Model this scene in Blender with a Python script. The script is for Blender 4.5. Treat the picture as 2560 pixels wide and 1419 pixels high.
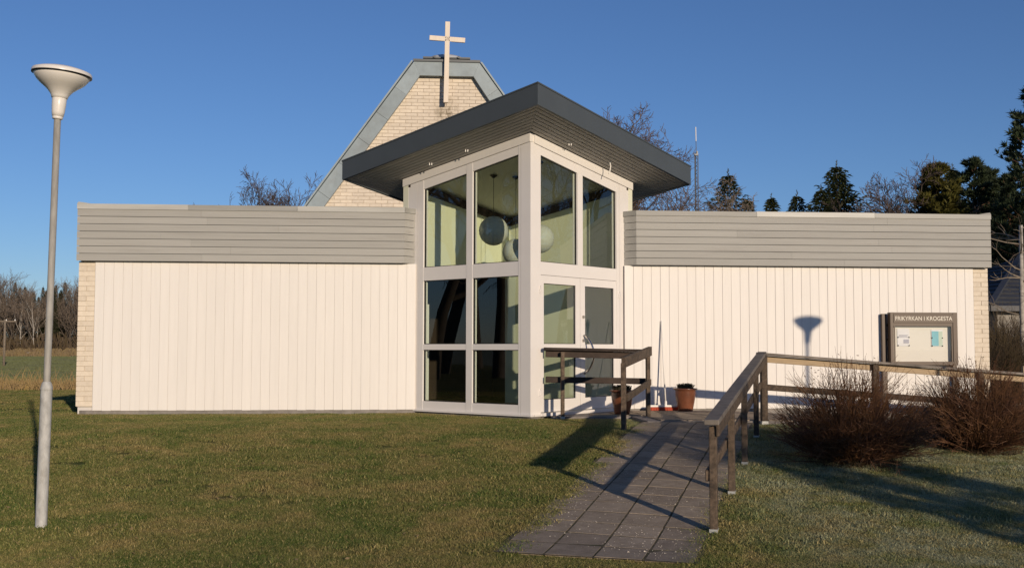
import bpy, bmesh, math, random
from mathutils import Vector, Matrix, noise as mnoise

for o in list(bpy.data.objects):
    bpy.data.objects.remove(o)
SC = bpy.context.scene
COL = SC.collection
PI = math.pi
RAD = math.radians
rnd = random.Random(7)

# ------------------------------------------------------------------ camera
cam_d = bpy.data.cameras.new("camera")
cam_d.sensor_width = 36.0
cam_d.lens = 2755.0 / 2560.0 * 36.0
cam_d.clip_start = 0.05
cam_d.clip_end = 5000
cam = bpy.data.objects.new("camera", cam_d)
COL.objects.link(cam)
cam.matrix_world = (Matrix.Translation((0, 0, 1.6)) @ Matrix.Rotation(-0.0850, 4, 'Z')
                    @ Matrix.Rotation(PI / 2 + 0.05897, 4, 'X') @ Matrix.Rotation(0.0012, 4, 'Z'))
SC.camera = cam

# ------------------------------------------------------------------ sky, sun, exposure
SUN_EL = RAD(11.2)
SUN_AZ = RAD(19.2)            # the sun stands this far to the right of straight behind (-Y)
to_sun = Vector((math.sin(SUN_AZ) * math.cos(SUN_EL), -math.cos(SUN_AZ) * math.cos(SUN_EL), math.sin(SUN_EL)))
world = bpy.data.worlds.new("World")
SC.world = world
world.use_nodes = True
wn = world.node_tree.nodes
wl = world.node_tree.links
for n in list(wn):
    wn.remove(n)
w_out = wn.new("ShaderNodeOutputWorld")
w_bg = wn.new("ShaderNodeBackground")
w_sky = wn.new("ShaderNodeTexSky")
w_sky.sky_type = 'NISHITA'
w_sky.sun_disc = False
w_sky.sun_elevation = SUN_EL
w_sky.sun_rotation = PI - SUN_AZ
w_sky.altitude = 0
w_sky.air_density = 0.9
w_sky.dust_density = 0.0
w_sky.ozone_density = 4.6
w_bg.inputs['Strength'].default_value = 0.095
w_tint = wn.new("ShaderNodeMix"); w_tint.data_type = 'RGBA'; w_tint.blend_type = 'MULTIPLY'   # cool white balance of the camera
w_tint.inputs[0].default_value = 1.0; w_tint.inputs[7].default_value = (1.0, 0.93, 1.03, 1)
wl.new(w_sky.outputs[0], w_tint.inputs[6]); wl.new(w_tint.outputs[2], w_bg.inputs[0])
wl.new(w_bg.outputs[0], w_out.inputs[0])

sun_d = bpy.data.lights.new("sun", 'SUN')
sun_d.energy = 3.72
sun_d.angle = RAD(0.53)
sun_d.color = (1.0, 0.82, 0.62)
sun = bpy.data.objects.new("sun", sun_d)
COL.objects.link(sun)
sun.rotation_euler = to_sun.to_track_quat('Z', 'Y').to_euler()
sun.location = (20, -40, 30)

SC.view_settings.view_transform = 'Standard'
SC.view_settings.look = 'None'
SC.view_settings.gamma = 1
SC.view_settings.exposure = 0.0
SC.view_settings.use_curve_mapping = False
SC.render.engine = 'CYCLES'
SC.cycles.max_bounces = 8
SC.cycles.transparent_max_bounces = 24
SC.cycles.use_denoising = True
SC.cycles.denoising_prefilter = 'NONE'
SC.cycles.denoising_input_passes = 'RGB_ALBEDO_NORMAL'

# ------------------------------------------------------------------ helpers
def link(o, parent=None):
    COL.objects.link(o)
    if parent is not None:
        o.parent = parent
    return o

def empty(name, loc=(0, 0, 0), rotz=0.0):
    o = bpy.data.objects.new(name, None)
    o.empty_display_size = 0.2
    COL.objects.link(o)
    o.location = loc
    o.rotation_euler = (0, 0, rotz)
    return o

def tag(o, label=None, cat=None, group=None, kind=None):
    if label: o['label'] = label
    if cat: o['category'] = cat
    if group: o['group'] = group
    if kind: o['kind'] = kind
    return o

class MB:
    """collects shapes, links them as ONE mesh object"""
    def __init__(self):
        self.v = []; self.f = []; self.m = []
    def face(self, pts, mi=0):
        n = len(self.v)
        self.v += [tuple(p) for p in pts]
        self.f.append(tuple(range(n, n + len(pts)))); self.m.append(mi)
    def hexa(self, p, mi=0):
        n = len(self.v)
        self.v += [tuple(q) for q in p]
        for f in ((0, 3, 2, 1), (4, 5, 6, 7), (0, 1, 5, 4), (1, 2, 6, 5), (2, 3, 7, 6), (3, 0, 4, 7)):
            self.f.append(tuple(n + i for i in f)); self.m.append(mi)
    def box(self, x0, x1, y0, y1, z0, z1, mi=0):
        self.hexa([(x0, y0, z0), (x1, y0, z0), (x1, y1, z0), (x0, y1, z0),
                   (x0, y0, z1), (x1, y0, z1), (x1, y1, z1), (x0, y1, z1)], mi)
    def prism(self, poly, off, mi=0):
        """poly: list of 3D points, off: extrusion vector"""
        off = Vector(off); k = len(poly); n = len(self.v)
        a = [Vector(p) for p in poly]
        self.v += [tuple(p) for p in a] + [tuple(p + off) for p in a]
        self.f.append(tuple(range(n + k - 1, n - 1, -1))); self.m.append(mi)
        self.f.append(tuple(range(n + k, n + 2 * k))); self.m.append(mi)
        for i in range(k):
            j = (i + 1) % k
            self.f.append((n + i, n + j, n + k + j, n + k + i)); self.m.append(mi)
    def beam(self, a, b, w, h, up=(0, 0, 1), mi=0):
        a = Vector(a); b = Vector(b); d = (b - a).normalized(); up = Vector(up)
        s = d.cross(up).normalized(); u = s.cross(d).normalized()
        s *= w / 2; u *= h / 2
        self.hexa([a - s - u, a + s - u, b + s - u, b - s - u, a - s + u, a + s + u, b + s + u, b - s + u], mi)
    def tube(self, pts, rad, sides=6, mi=0, cap=True):
        pts = [Vector(p) for p in pts]; k = len(pts); n = len(self.v)
        prev = None
        for i, p in enumerate(pts):
            d = (pts[min(i + 1, k - 1)] - pts[max(i - 1, 0)])
            if d.length < 1e-9: d = Vector((0, 0, 1))
            d.normalize()
            if prev is None:
                s = d.orthogonal().normalized()
            else:
                s = prev - d * prev.dot(d)
                s = s.normalized() if s.length > 1e-6 else d.orthogonal().normalized()
            prev = s
            t = d.cross(s); r = rad[i] if hasattr(rad, '__len__') else rad
            for j in range(sides):
                a = 2 * PI * j / sides
                self.v.append(tuple(p + s * (r * math.cos(a)) + t * (r * math.sin(a))))
        for i in range(k - 1):
            for j in range(sides):
                q = (j + 1) % sides
                self.f.append((n + i * sides + j, n + i * sides + q, n + (i + 1) * sides + q, n + (i + 1) * sides + j)); self.m.append(mi)
        if cap:
            self.f.append(tuple(n + j for j in range(sides - 1, -1, -1))); self.m.append(mi)
            self.f.append(tuple(n + (k - 1) * sides + j for j in range(sides))); self.m.append(mi)
    def lathe(self, prof, center=(0, 0, 0), sides=24, mi=0):
        cx, cy, cz = center; n = len(self.v); k = len(prof)
        for r, z in prof:
            for j in range(sides):
                a = 2 * PI * j / sides
                self.v.append((cx + r * math.cos(a), cy + r * math.sin(a), cz + z))
        for i in range(k - 1):
            for j in range(sides):
                q = (j + 1) % sides
                self.f.append((n + i * sides + j, n + i * sides + q, n + (i + 1) * sides + q, n + (i + 1) * sides + j)); self.m.append(mi)
    def mesh(self, name, mats, smooth=False):
        me = bpy.data.meshes.new(name)
        me.from_pydata(self.v, [], self.f)
        for m in (mats if isinstance(mats, (list, tuple)) else [mats]):
            me.materials.append(m)
        if any(self.m):
            me.polygons.foreach_set('material_index', self.m)
        if smooth:
            me.polygons.foreach_set('use_smooth', [True] * len(me.polygons))
        me.update()
        return me
    def build(self, name, mats, parent=None, smooth=False, bevel=0.0):
        o = bpy.data.objects.new(name, self.mesh(name, mats, smooth))
        if bevel:
            md = o.modifiers.new("bevel", 'BEVEL'); md.width = bevel; md.segments = 1; md.limit_method = 'ANGLE'
        return link(o, parent)

def put(name, mesh, parent=None, loc=(0, 0, 0), rot=None, scale=None):
    o = bpy.data.objects.new(name, mesh)
    o.location = loc
    if rot is not None:
        o.rotation_euler = rot
    if scale is not None:
        o.scale = scale
    return link(o, parent)

def copy_tree(o, parent=None):
    c = o.copy(); COL.objects.link(c); c.parent = parent
    for ch in list(o.children):
        copy_tree(ch, c)
    return c

# ------------------------------------------------------------------ materials
def new_mat(name):
    m = bpy.data.materials.new(name); m.use_nodes = True
    nt = m.node_tree
    return m, nt, nt.nodes['Principled BSDF'], nt.nodes['Material Output']

def N(nt, kind, **kw):
    n = nt.nodes.new(kind)
    for k, v in kw.items():
        setattr(n, k, v)
    return n

def mixc(nt, fac, a, b, mode='MIX'):
    n = nt.nodes.new('ShaderNodeMix'); n.data_type = 'RGBA'; n.blend_type = mode
    for i, x in ((0, fac), (6, a), (7, b)):
        if hasattr(x, 'links') or hasattr(x, 'is_output'):
            nt.links.new(x, n.inputs[i])
        else:
            n.inputs[i].default_value = x if i == 0 else (*x, 1.0)
    return n.outputs[2]

def noise_tex(nt, scale, detail=4, rough=0.55, coord=None, stretch=None, dist=0.0):
    n = nt.nodes.new('ShaderNodeTexNoise')
    n.inputs['Scale'].default_value = scale; n.inputs['Detail'].default_value = detail
    n.inputs['Roughness'].default_value = rough; n.inputs['Distortion'].default_value = dist
    if coord is None:
        g = nt.nodes.new('ShaderNodeNewGeometry'); coord = g.outputs['Position']
    if stretch:
        mp = nt.nodes.new('ShaderNodeMapping'); mp.inputs['Scale'].default_value = stretch
        nt.links.new(coord, mp.inputs[0]); coord = mp.outputs[0]
    nt.links.new(coord, n.inputs['Vector'])
    return n.outputs['Fac']

def ramp(nt, fac, p0, p1, c0=(0, 0, 0), c1=(1, 1, 1)):
    r = nt.nodes.new('ShaderNodeValToRGB')
    r.color_ramp.elements[0].position = p0; r.color_ramp.elements[1].position = p1
    r.color_ramp.elements[0].color = (*c0, 1); r.color_ramp.elements[1].color = (*c1, 1)
    nt.links.new(fac, r.inputs[0])
    return r.outputs[0]

def bump(nt, bsdf, fac, strength, dist=0.01):
    b = nt.nodes.new('ShaderNodeBump'); b.inputs['Strength'].default_value = strength
    b.inputs['Distance'].default_value = dist
    nt.links.new(fac, b.inputs['Height']); nt.links.new(b.outputs[0], bsdf.inputs['Normal'])

def surf(name, c, var=0.12, scale=6.0, rough=0.6, metal=0.0, stretch=None, per_obj=0.0, dark=None, dark_amt=(0.55, 0.8), bumpv=0.0, bscale=60.0, spec=0.4):
    """a base colour with mottling, optional dirt patches and per-piece tone"""
    m, nt, b, out = new_mat(name)
    f = noise_tex(nt, scale, 5, 0.6, stretch=stretch)
    lo = tuple(x * (1 - var) for x in c); hi = tuple(min(1, x * (1 + var)) for x in c)
    col = mixc(nt, ramp(nt, f, 0.3, 0.7), lo, hi)
    if dark is not None:
        d = noise_tex(nt, scale * 0.37, 6, 0.7, stretch=stretch)
        col = mixc(nt, ramp(nt, d, dark_amt[0], dark_amt[1]), col, dark)
    if per_obj:
        oi = nt.nodes.new('ShaderNodeObjectInfo')
        r = ramp(nt, oi.outputs['Random'], 0, 1, (1 - per_obj,) * 3, (1 + per_obj * 0.6,) * 3)
        col = mixc(nt, 1.0, col, r, 'MULTIPLY')
    nt.links.new(col, b.inputs['Base Color'])
    b.inputs['Roughness'].default_value = rough; b.inputs['Metallic'].default_value = metal
    b.inputs['Specular IOR Level'].default_value = spec
    if bumpv:
        bump(nt, b, noise_tex(nt, bscale, 4, 0.6, stretch=stretch), bumpv)
    return m

M = {}
M['board'] = surf('white_painted_board', (0.755, 0.725, 0.685), 0.025, 2.2, 0.55, stretch=(9, 9, 0.6), per_obj=0.025, dark=(0.72, 0.68, 0.63), dark_amt=(0.62, 0.9), bumpv=0.05, bscale=25)
M['shell'] = surf('white_sheathing', (0.62, 0.59, 0.56), 0.05, 3)
M['alu'] = surf('white_aluminium', (0.76, 0.73, 0.70), 0.02, 3, 0.38, per_obj=0.01)
M['gasket'] = surf('black_rubber', (0.012, 0.012, 0.012), 0.1, 10, 0.5)
M['greyplank'] = surf('grey_painted_plank', (0.362, 0.358, 0.335), 0.05, 3.0, 0.7, stretch=(0.5, 6, 10), per_obj=0.07, dark=(0.27, 0.255, 0.235), dark_amt=(0.55, 0.85), bumpv=0.15, bscale=12)
M['soffit'] = surf('grey_soffit_board', (0.52, 0.50, 0.46), 0.05, 3.0, 0.7, per_obj=0.06, bumpv=0.1, bscale=12)
M['zinc'] = surf('weathered_zinc', (0.265, 0.325, 0.355), 0.14, 3.5, 0.5, 0.0, per_obj=0.10, dark=(0.22, 0.25, 0.26), dark_amt=(0.55, 0.8), bumpv=0.05, bscale=5)
M['coping'] = surf('coping_sheet', (0.40, 0.40, 0.375), 0.15, 2.0, 0.5, 0.0, per_obj=0.40, stretch=(0.4, 3, 3))
M['darkmetal'] = surf('dark_grey_metal', (0.070, 0.082, 0.090), 0.06, 2.0, 0.40, 0.0, bumpv=0.02, bscale=3, spec=0.5)
M['concrete'] = surf('plinth_concrete', (0.24, 0.22, 0.20), 0.20, 7, 0.85, dark=(0.10, 0.09, 0.08), bumpv=0.3)
M['innerwall'] = surf('pale_inner_wall', (0.72, 0.72, 0.58), 0.02, 2, 0.7)
M['ceiling'] = surf('inner_ceiling', (0.64, 0.63, 0.56), 0.04, 2, 0.8)
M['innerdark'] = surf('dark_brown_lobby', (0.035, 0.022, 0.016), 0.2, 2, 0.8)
M['innerfloor'] = surf('dark_floor', (0.05, 0.05, 0.045), 0.1, 4, 0.6)
M['pole'] = surf('galvanised_steel', (0.33, 0.32, 0.29), 0.2, 9, 0.62, 0.0, stretch=(3, 3, 0.7), dark=(0.24, 0.23, 0.20), dark_amt=(0.5, 0.85))
M['sleeve'] = surf('galvanised_sleeve', (0.42, 0.42, 0.40), 0.22, 14, 0.6, 0.0, dark=(0.30, 0.29, 0.26), dark_amt=(0.52, 0.7), stretch=(2, 2, 0.8))
M['enamel'] = surf('white_enamel', (0.74, 0.71, 0.66), 0.03, 3, 0.30, dark=(0.62, 0.58, 0.52), dark_amt=(0.6, 0.9))
M['black'] = surf('black_plastic', (0.02, 0.02, 0.02), 0.1, 8, 0.5)
M['railwood'] = surf('weathered_rail_wood', (0.125, 0.090, 0.062), 0.4, 4, 0.8, stretch=(7, 7, 7), per_obj=0.30, dark=(0.035, 0.026, 0.02), dark_amt=(0.45, 0.7), bumpv=0.5, bscale=40)
M['raildark'] = surf('dark_rail_wood', (0.050, 0.034, 0.026), 0.35, 4, 0.8, per_obj=0.2, dark=(0.02, 0.014, 0.011), dark_amt=(0.45, 0.7), bumpv=0.4, bscale=40)  # darker wood tone for the long rails of the landing
M['railtop'] = surf('greyed_rail_top', (0.19, 0.165, 0.14), 0.25, 5, 0.8, per_obj=0.15, dark=(0.07, 0.055, 0.045), dark_amt=(0.5, 0.75), bumpv=0.4, bscale=40)
M['raillight'] = surf('pale_new_plank', (0.40, 0.30, 0.19), 0.15, 5, 0.75, stretch=(1, 5, 9), dark=(0.16, 0.11, 0.07), dark_amt=(0.62, 0.72))
M['shoe'] = surf('galvanised_shoe', (0.45, 0.46, 0.44), 0.1, 20, 0.45, 0.3)
M['terracotta'] = surf('glazed_terracotta', (0.16, 0.058, 0.030), 0.35, 5, 0.25, dark=(0.10, 0.04, 0.025), dark_amt=(0.58, 0.72), spec=0.6)
M['soil'] = surf('pot_soil', (0.20, 0.15, 0.08), 0.4, 30, 0.9)
M['heather'] = surf('dark_heather', (0.05, 0.045, 0.025), 0.4, 30, 0.8)
M['chrome'] = surf('steel_handle', (0.55, 0.52, 0.48), 0.05, 5, 0.18, 1.0)
M['boardframe'] = surf('brown_anodised_frame', (0.092, 0.060, 0.040), 0.08, 6, 0.45, 0.0)
M['cream'] = surf('cream_letters', (0.78, 0.74, 0.64), 0.01, 5, 0.5)
M['pinboard'] = surf('white_pinboard', (0.78, 0.75, 0.68), 0.015, 2, 0.6)
M['paper'] = surf('white_paper', (0.80, 0.80, 0.82), 0.02, 6, 0.6)
M['print'] = surf('grey_print', (0.42, 0.42, 0.50), 0.10, 40, 0.6)
M['blueprint'] = surf('pale_blue_print', (0.20, 0.52, 0.62), 0.06, 9, 0.6)
M['paleprint'] = surf('pale_green_print', (0.55, 0.66, 0.55), 0.06, 9, 0.6)
M['red'] = surf('red_bristle', (0.42, 0.06, 0.025), 0.3, 60, 0.7)
M['whiteplastic'] = surf('white_plastic', (0.78, 0.76, 0.72), 0.02, 5, 0.4)
M['crosswood'] = surf('pale_cross_wood', (0.74, 0.65, 0.54), 0.06, 4, 0.6, stretch=(6, 6, 1), dark=(0.50, 0.38, 0.28), dark_amt=(0.66, 0.75))
M['stone'] = surf('field_stone', (0.32, 0.28, 0.23), 0.3, 3, 0.9)
M['bark'] = surf('grey_brown_bark', (0.085, 0.068, 0.052), 0.3, 5, 0.9, per_obj=0.15)
M['twig'] = surf('thin_twigs', (0.095, 0.070, 0.060), 0.2, 5, 0.9, per_obj=0.15)
M['twigpale'] = surf('pale_twigs', (0.17, 0.135, 0.105), 0.2, 5, 0.9, per_obj=0.2)
M['birch'] = surf('birch_bark', (0.36, 0.33, 0.29), 0.3, 9, 0.8, dark=(0.06, 0.05, 0.04), dark_amt=(0.5, 0.65))
M['pinebark'] = surf('pine_bark', (0.11, 0.06, 0.035), 0.3, 5, 0.9)
M['deadwood'] = surf('pale_dead_wood', (0.20, 0.165, 0.125), 0.3, 9, 0.9)
M['lampshade'] = surf('paper_shade', (0.56, 0.56, 0.53), 0.05, 12, 0.8, bumpv=0.8, bscale=45, stretch=(1, 1, 2.2))
M['rooftile'] = surf('dark_roof_tile', (0.045, 0.048, 0.055), 0.2, 6, 0.5, per_obj=0.2)
M['render'] = surf('pale_house_render', (0.34, 0.32, 0.29), 0.08, 2, 0.8)
M['mast'] = surf('mast_steel', (0.16, 0.17, 0.19), 0.1, 2, 0.5, 0.3)

def foliage(name, c, var=0.45, trans=0.25, tscale=1.2):
    m, nt, b, out = new_mat(name)
    g = nt.nodes.new('ShaderNodeNewGeometry')
    r = ramp(nt, g.outputs['Random Per Island'], 0, 1, tuple(x * (1 - var) for x in c), tuple(x * (1 + var) for x in c))
    f = noise_tex(nt, tscale, 3)
    col = mixc(nt, ramp(nt, f, 0.35, 0.65), r, tuple((x * 1.25 if i < 2 else x * 0.9) for i, x in enumerate(c)))
    nt.links.new(col, b.inputs['Base Color'])
    b.inputs['Roughness'].default_value = 0.65
    b.inputs['Specular IOR Level'].default_value = 0.25
    tr = nt.nodes.new('ShaderNodeBsdfTranslucent'); nt.links.new(col, tr.inputs[0])
    mx = nt.nodes.new('ShaderNodeMixShader'); mx.inputs[0].default_value = trans
    nt.links.new(b.outputs[0], mx.inputs[1]); nt.links.new(tr.outputs[0], mx.inputs[2]); nt.links.new(mx.outputs[0], out.inputs[0])
    return m
M['spruce'] = foliage('spruce_needles', (0.040, 0.048, 0.020))
M['spruce_far'] = foliage('far_spruce_needles', (0.045, 0.052, 0.028))
M['pine'] = foliage('pine_needles', (0.045, 0.062, 0.036))
M['golden'] = foliage('olive_conifer_needles', (0.095, 0.088, 0.022))
M['drygrass'] = foliage('dry_tall_grass', (0.30, 0.21, 0.11), 0.35, 0.3)
M['shrubtwig'] = foliage('red_brown_shrub_stems', (0.120, 0.060, 0.036), 0.5, 0.0, 4.0)
M['crop'] = foliage('green_crop_blades', (0.135, 0.150, 0.085), 0.25, 0.3, 0.2)
M['brush'] = foliage('brown_undergrowth', (0.075, 0.055, 0.038), 0.4, 0.1)

def glass_mat(name='window_glass', tint=(0.88, 0.94, 0.85)):
    m, nt, b, out = new_mat(name)
    nt.nodes.remove(b)
    tr = nt.nodes.new('ShaderNodeBsdfTransparent'); tr.inputs[0].default_value = (*tint, 1)
    gl = nt.nodes.new('ShaderNodeBsdfGlossy'); gl.inputs['Roughness'].default_value = 0.0
    gl.inputs[0].default_value = (0.95, 0.97, 1, 1)
    fr = nt.nodes.new('ShaderNodeFresnel')
    g = nt.nodes.new('ShaderNodeNewGeometry'); io = nt.nodes.new('ShaderNodeMapRange')
    io.inputs[3].default_value = 1.85; io.inputs[4].default_value = 1 / 1.85     # a thin sheet: the same from both sides
    nt.links.new(g.outputs['Backfacing'], io.inputs[0]); nt.links.new(io.outputs[0], fr.inputs[0])
    mx = nt.nodes.new('ShaderNodeMixShader')
    nt.links.new(fr.outputs[0], mx.inputs[0]); nt.links.new(tr.outputs[0], mx.inputs[1]); nt.links.new(gl.outputs[0], mx.inputs[2])
    nt.links.new(mx.outputs[0], out.inputs[0])
    return m
M['glass'] = glass_mat()
M['clearglass'] = glass_mat('clear_glass', (0.97, 0.97, 0.96))

def dome_mat():
    m, nt, b, out = new_mat('milky_acrylic')
    b.inputs['Base Color'].default_value = (0.75, 0.78, 0.82, 1); b.inputs['Roughness'].default_value = 0.15
    b.inputs['Transmission Weight'].default_value = 0.35
    return m
M['dome'] = dome_mat()

def brick_mat():
    m, nt, b, out = new_mat('cream_lime_brick')
    f = noise_tex(nt, 14, 5, 0.65)
    col = mixc(nt, ramp(nt, f, 0.3, 0.7), (0.64, 0.565, 0.46), (0.75, 0.67, 0.56))
    oi = nt.nodes.new('ShaderNodeObjectInfo')
    col = mixc(nt, 1.0, col, ramp(nt, oi.outputs['Random'], 0, 1, (0.92, 0.91, 0.90), (1.05, 1.04, 1.02)), 'MULTIPLY')
    # run-off stain below the foot of the cross
    g = nt.nodes.new('ShaderNodeNewGeometry')
    sx = nt.nodes.new('ShaderNodeSeparateXYZ'); nt.links.new(g.outputs['Position'], sx.inputs[0])
    def mth(op, a, bb=None):
        q = nt.nodes.new('ShaderNodeMath'); q.operation = op; q.use_clamp = False
        for i, x in enumerate((a, bb)):
            if x is None: continue
            if isinstance(x, (int, float)): q.inputs[i].default_value = x
            else: nt.links.new(x, q.inputs[i])
        return q.outputs[0]
    dx = mth('ABSOLUTE', mth('SUBTRACT', sx.outputs[0], 0.60))
    mx = mth('SUBTRACT', 1.0, mth('MULTIPLY', dx, 3.2))
    dz = mth('ABSOLUTE', mth('SUBTRACT', sx.outputs[2], 6.78))
    mz = mth('SUBTRACT', 1.0, mth('MULTIPLY', dz, 2.4))
    mk = mth('MULTIPLY', mth('MAXIMUM', mx, 0.0), mth('MAXIMUM', mz, 0.0))
    sn = noise_tex(nt, 9, 6, 0.75, stretch=(1, 1, 0.6))
    st = mth('MULTIPLY', mk, ramp(nt, sn, 0.42, 0.62))
    q = mth('MINIMUM', mth('MULTIPLY', st, 1.7), 0.8)
    col = mixc(nt, q, col, (0.20, 0.16, 0.10))
    nt.links.new(col, b.inputs['Base Color']); b.inputs['Roughness'].default_value = 0.9
    bump(nt, b, f, 0.25)
    return m
M['brick'] = brick_mat()
M['piermortar'] = surf('pier_mortar', (0.56, 0.49, 0.39), 0.08, 12, 0.95)
M['mortar'] = surf('pale_mortar', (0.55, 0.475, 0.385), 0.12, 12, 0.95)

def paving_mat():
    m, nt, b, out = new_mat('grey_concrete_paving')
    f = noise_tex(nt, 7, 8, 0.75); s = noise_tex(nt, 90, 3, 0.6); s2 = noise_tex(nt, 38, 2, 0.5)
    col = mixc(nt, ramp(nt, f, 0.3, 0.7), (0.24, 0.195, 0.145), (0.41, 0.34, 0.26))
    col = mixc(nt, ramp(nt, s, 0.64, 0.70), col, (0.50, 0.47, 0.44))
    col = mixc(nt, ramp(nt, s2, 0.22, 0.30, (1, 1, 1), (0, 0, 0)), col, (0.11, 0.10, 0.09))
    oi = nt.nodes.new('ShaderNodeObjectInfo')
    col = mixc(nt, 1.0, col, ramp(nt, oi.outputs['Random'], 0, 1, (0.82, 0.81, 0.81), (1.12, 1.1, 1.08)), 'MULTIPLY')
    nt.links.new(col, b.inputs['Base Color']); b.inputs['Roughness'].default_value = 0.95; b.inputs['Specular IOR Level'].default_value = 0.12
    bump(nt, b, s, 0.5, 0.004)
    return m
M['paving'] = paving_mat()
M['joint'] = surf('mossy_joint', (0.050, 0.048, 0.020), 0.5, 14, 0.95, dark=(0.13, 0.10, 0.06), dark_amt=(0.45, 0.6))
M['slab'] = surf('landing_concrete', (0.24, 0.215, 0.20), 0.2, 6, 0.9, dark=(0.12, 0.11, 0.10), bumpv=0.3)

def lawn_colour(nt):
    """large patches of green and straw-coloured turf, from world position"""
    a = noise_tex(nt, 0.85, 5, 0.62, stretch=(1, 1, 0.05), dist=0.6)
    b2 = noise_tex(nt, 3.2, 4, 0.6, stretch=(1, 1, 0.05))
    c = mixc(nt, ramp(nt, a, 0.42, 0.58), (0.098, 0.142, 0.034), (0.285, 0.225, 0.098))
    c = mixc(nt, ramp(nt, b2, 0.40, 0.66), c, (0.165, 0.178, 0.056))
    # rime on the part of the lawn that has lain in shade
    g = nt.nodes.new('ShaderNodeNewGeometry'); sx = nt.nodes.new('ShaderNodeSeparateXYZ'); nt.links.new(g.outputs['Position'], sx.inputs[0])
    mr = nt.nodes.new('ShaderNodeMapRange'); mr.inputs[1].default_value = 2.4; mr.inputs[2].default_value = 3.8; nt.links.new(sx.outputs[0], mr.inputs[0])
    fr = nt.nodes.new('ShaderNodeMath'); fr.operation = 'MULTIPLY'; nt.links.new(mr.outputs[0], fr.inputs[0]); nt.links.new(ramp(nt, noise_tex(nt, 2.4, 5, 0.7), 0.34, 0.60), fr.inputs[1])
    c = mixc(nt, fr.outputs[0], c, (0.31, 0.325, 0.235))
    return c
def lawn_mat():
    m, nt, b, out = new_mat('lawn_ground')
    c = lawn_colour(nt)
    f = noise_tex(nt, 26, 6, 0.75)
    c = mixc(nt, ramp(nt, f, 0.35, 0.65), mixc(nt, 1.0, c, (0.42, 0.38, 0.35), 'MULTIPLY'), c)
    nt.links.new(c, b.inputs['Base Color']); b.inputs['Roughness'].default_value = 0.95
    b.inputs['Specular IOR Level'].default_value = 0.1
    bump(nt, b, f, 0.9, 0.03)
    return m
M['lawn'] = lawn_mat()
def blade_mat():
    m, nt, b, out = new_mat('grass_blade')
    c = lawn_colour(nt)
    g = nt.nodes.new('ShaderNodeAttribute'); g.attribute_name = 'tint'
    c = mixc(nt, ramp(nt, g.outputs['Fac'], 0.72, 1.0), c, (0.34, 0.27, 0.13))
    k = ramp(nt, g.outputs['Fac'], 0.0, 0.6, (0.5, 0.56, 0.5), (1.5, 1.5, 1.35))
    c = mixc(nt, 1.0, c, k, 'MULTIPLY')
    nt.links.new(c, b.inputs['Base Color']); b.inputs['Roughness'].default_value = 0.55
    b.inputs['Specular IOR Level'].default_value = 0.25
    tr = nt.nodes.new('ShaderNodeBsdfTranslucent'); nt.links.new(c, tr.inputs[0])
    mx = nt.nodes.new('ShaderNodeMixShader'); mx.inputs[0].default_value = 0.3
    nt.links.new(b.outputs[0], mx.inputs[1]); nt.links.new(tr.outputs[0], mx.inputs[2]); nt.links.new(mx.outputs[0], out.inputs[0])
    return m
M['blade'] = blade_mat()
def field_mat():
    m, nt, b, out = new_mat('winter_field')
    f = noise_tex(nt, 0.5, 5); g = noise_tex(nt, 3, 6, 0.7)
    c = mixc(nt, ramp(nt, f, 0.35, 0.65), (0.15, 0.165, 0.085), (0.17, 0.175, 0.10))
    c = mixc(nt, ramp(nt, g, 0.4, 0.7), c, (0.12, 0.145, 0.07))
    nt.links.new(c, b.inputs['Base Color']); b.inputs['Roughness'].default_value = 0.95
    return m
M['field'] = field_mat()
M['rough'] = surf('rough_bank', (0.33, 0.235, 0.14), 0.35, 1.5, 0.95, dark=(0.16, 0.115, 0.07))

# ------------------------------------------------------------------ terrain
def smooth(t):
    t = max(0.0, min(1.0, t)); return t * t * (3 - 2 * t)
def softclamp(x, lo, hi, k):
    def sp(t):  # soft plus
        return k * math.log1p(math.exp(min(60, t / k)))
    return lo + sp(x - lo) - sp(x - hi)
def terrain(x, y):
    z = softclamp(0.081 * (y - 8.6), 0.0, 0.527, 0.02)
    if x > 5 and y > 9:
        z -= 0.05 * smooth((y - 10) / 4) * softclamp(x - 5.5, 0, 7, 0.5)
    z += 0.012 * mnoise.noise((x * 0.6, y * 0.6, 3.0)) * smooth((abs(y - 17.5)) / 2.5)
    if y > 50:
        z += 0.45 * smooth((y - 50) / 140)
    return z

def grid(xs, ys, zf):
    mb = MB()
    mb.v = [(x, y, zf(x, y)) for y in ys for x in xs]
    w = len(xs)
    for j in range(len(ys) - 1):
        for i in range(w - 1):
            mb.f.append((j * w + i, j * w + i + 1, (j + 1) * w + i + 1, (j + 1) * w + i)); mb.m.append(0)
    return mb
def steps(a, b, n):
    return [a + (b - a) * i / n for i in range(n + 1)]
far = [-2500, -1200, -600, -300, -150] + steps(-100, 100, 40) + [150, 300, 600, 1200, 2500]
fary = [-2500, -1000, -400, -150] + steps(-80, 240, 64) + [300, 500, 1000, 2500]
field = grid(far, fary, lambda x, y: terrain(x, y) - 0.10).build('field', M['field'], None, True)
tag(field, kind='structure')
lawn = grid(steps(-60, 60, 240), steps(-45, 46.5, 260), terrain).build('lawn', M['lawn'], None, True)
tag(lawn, kind='structure')
bank = grid(steps(-120, 30, 75), steps(150, 260, 30), lambda x, y: terrain(x, y) - 0.09 + 1.3 * smooth((y - 158) / 30) * (0.7 + 0.5 * mnoise.noise((x * 0.08, y * 0.08, 0)))).build('rough_bank', M['rough'], None, True)
tag(bank, kind='structure')

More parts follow.
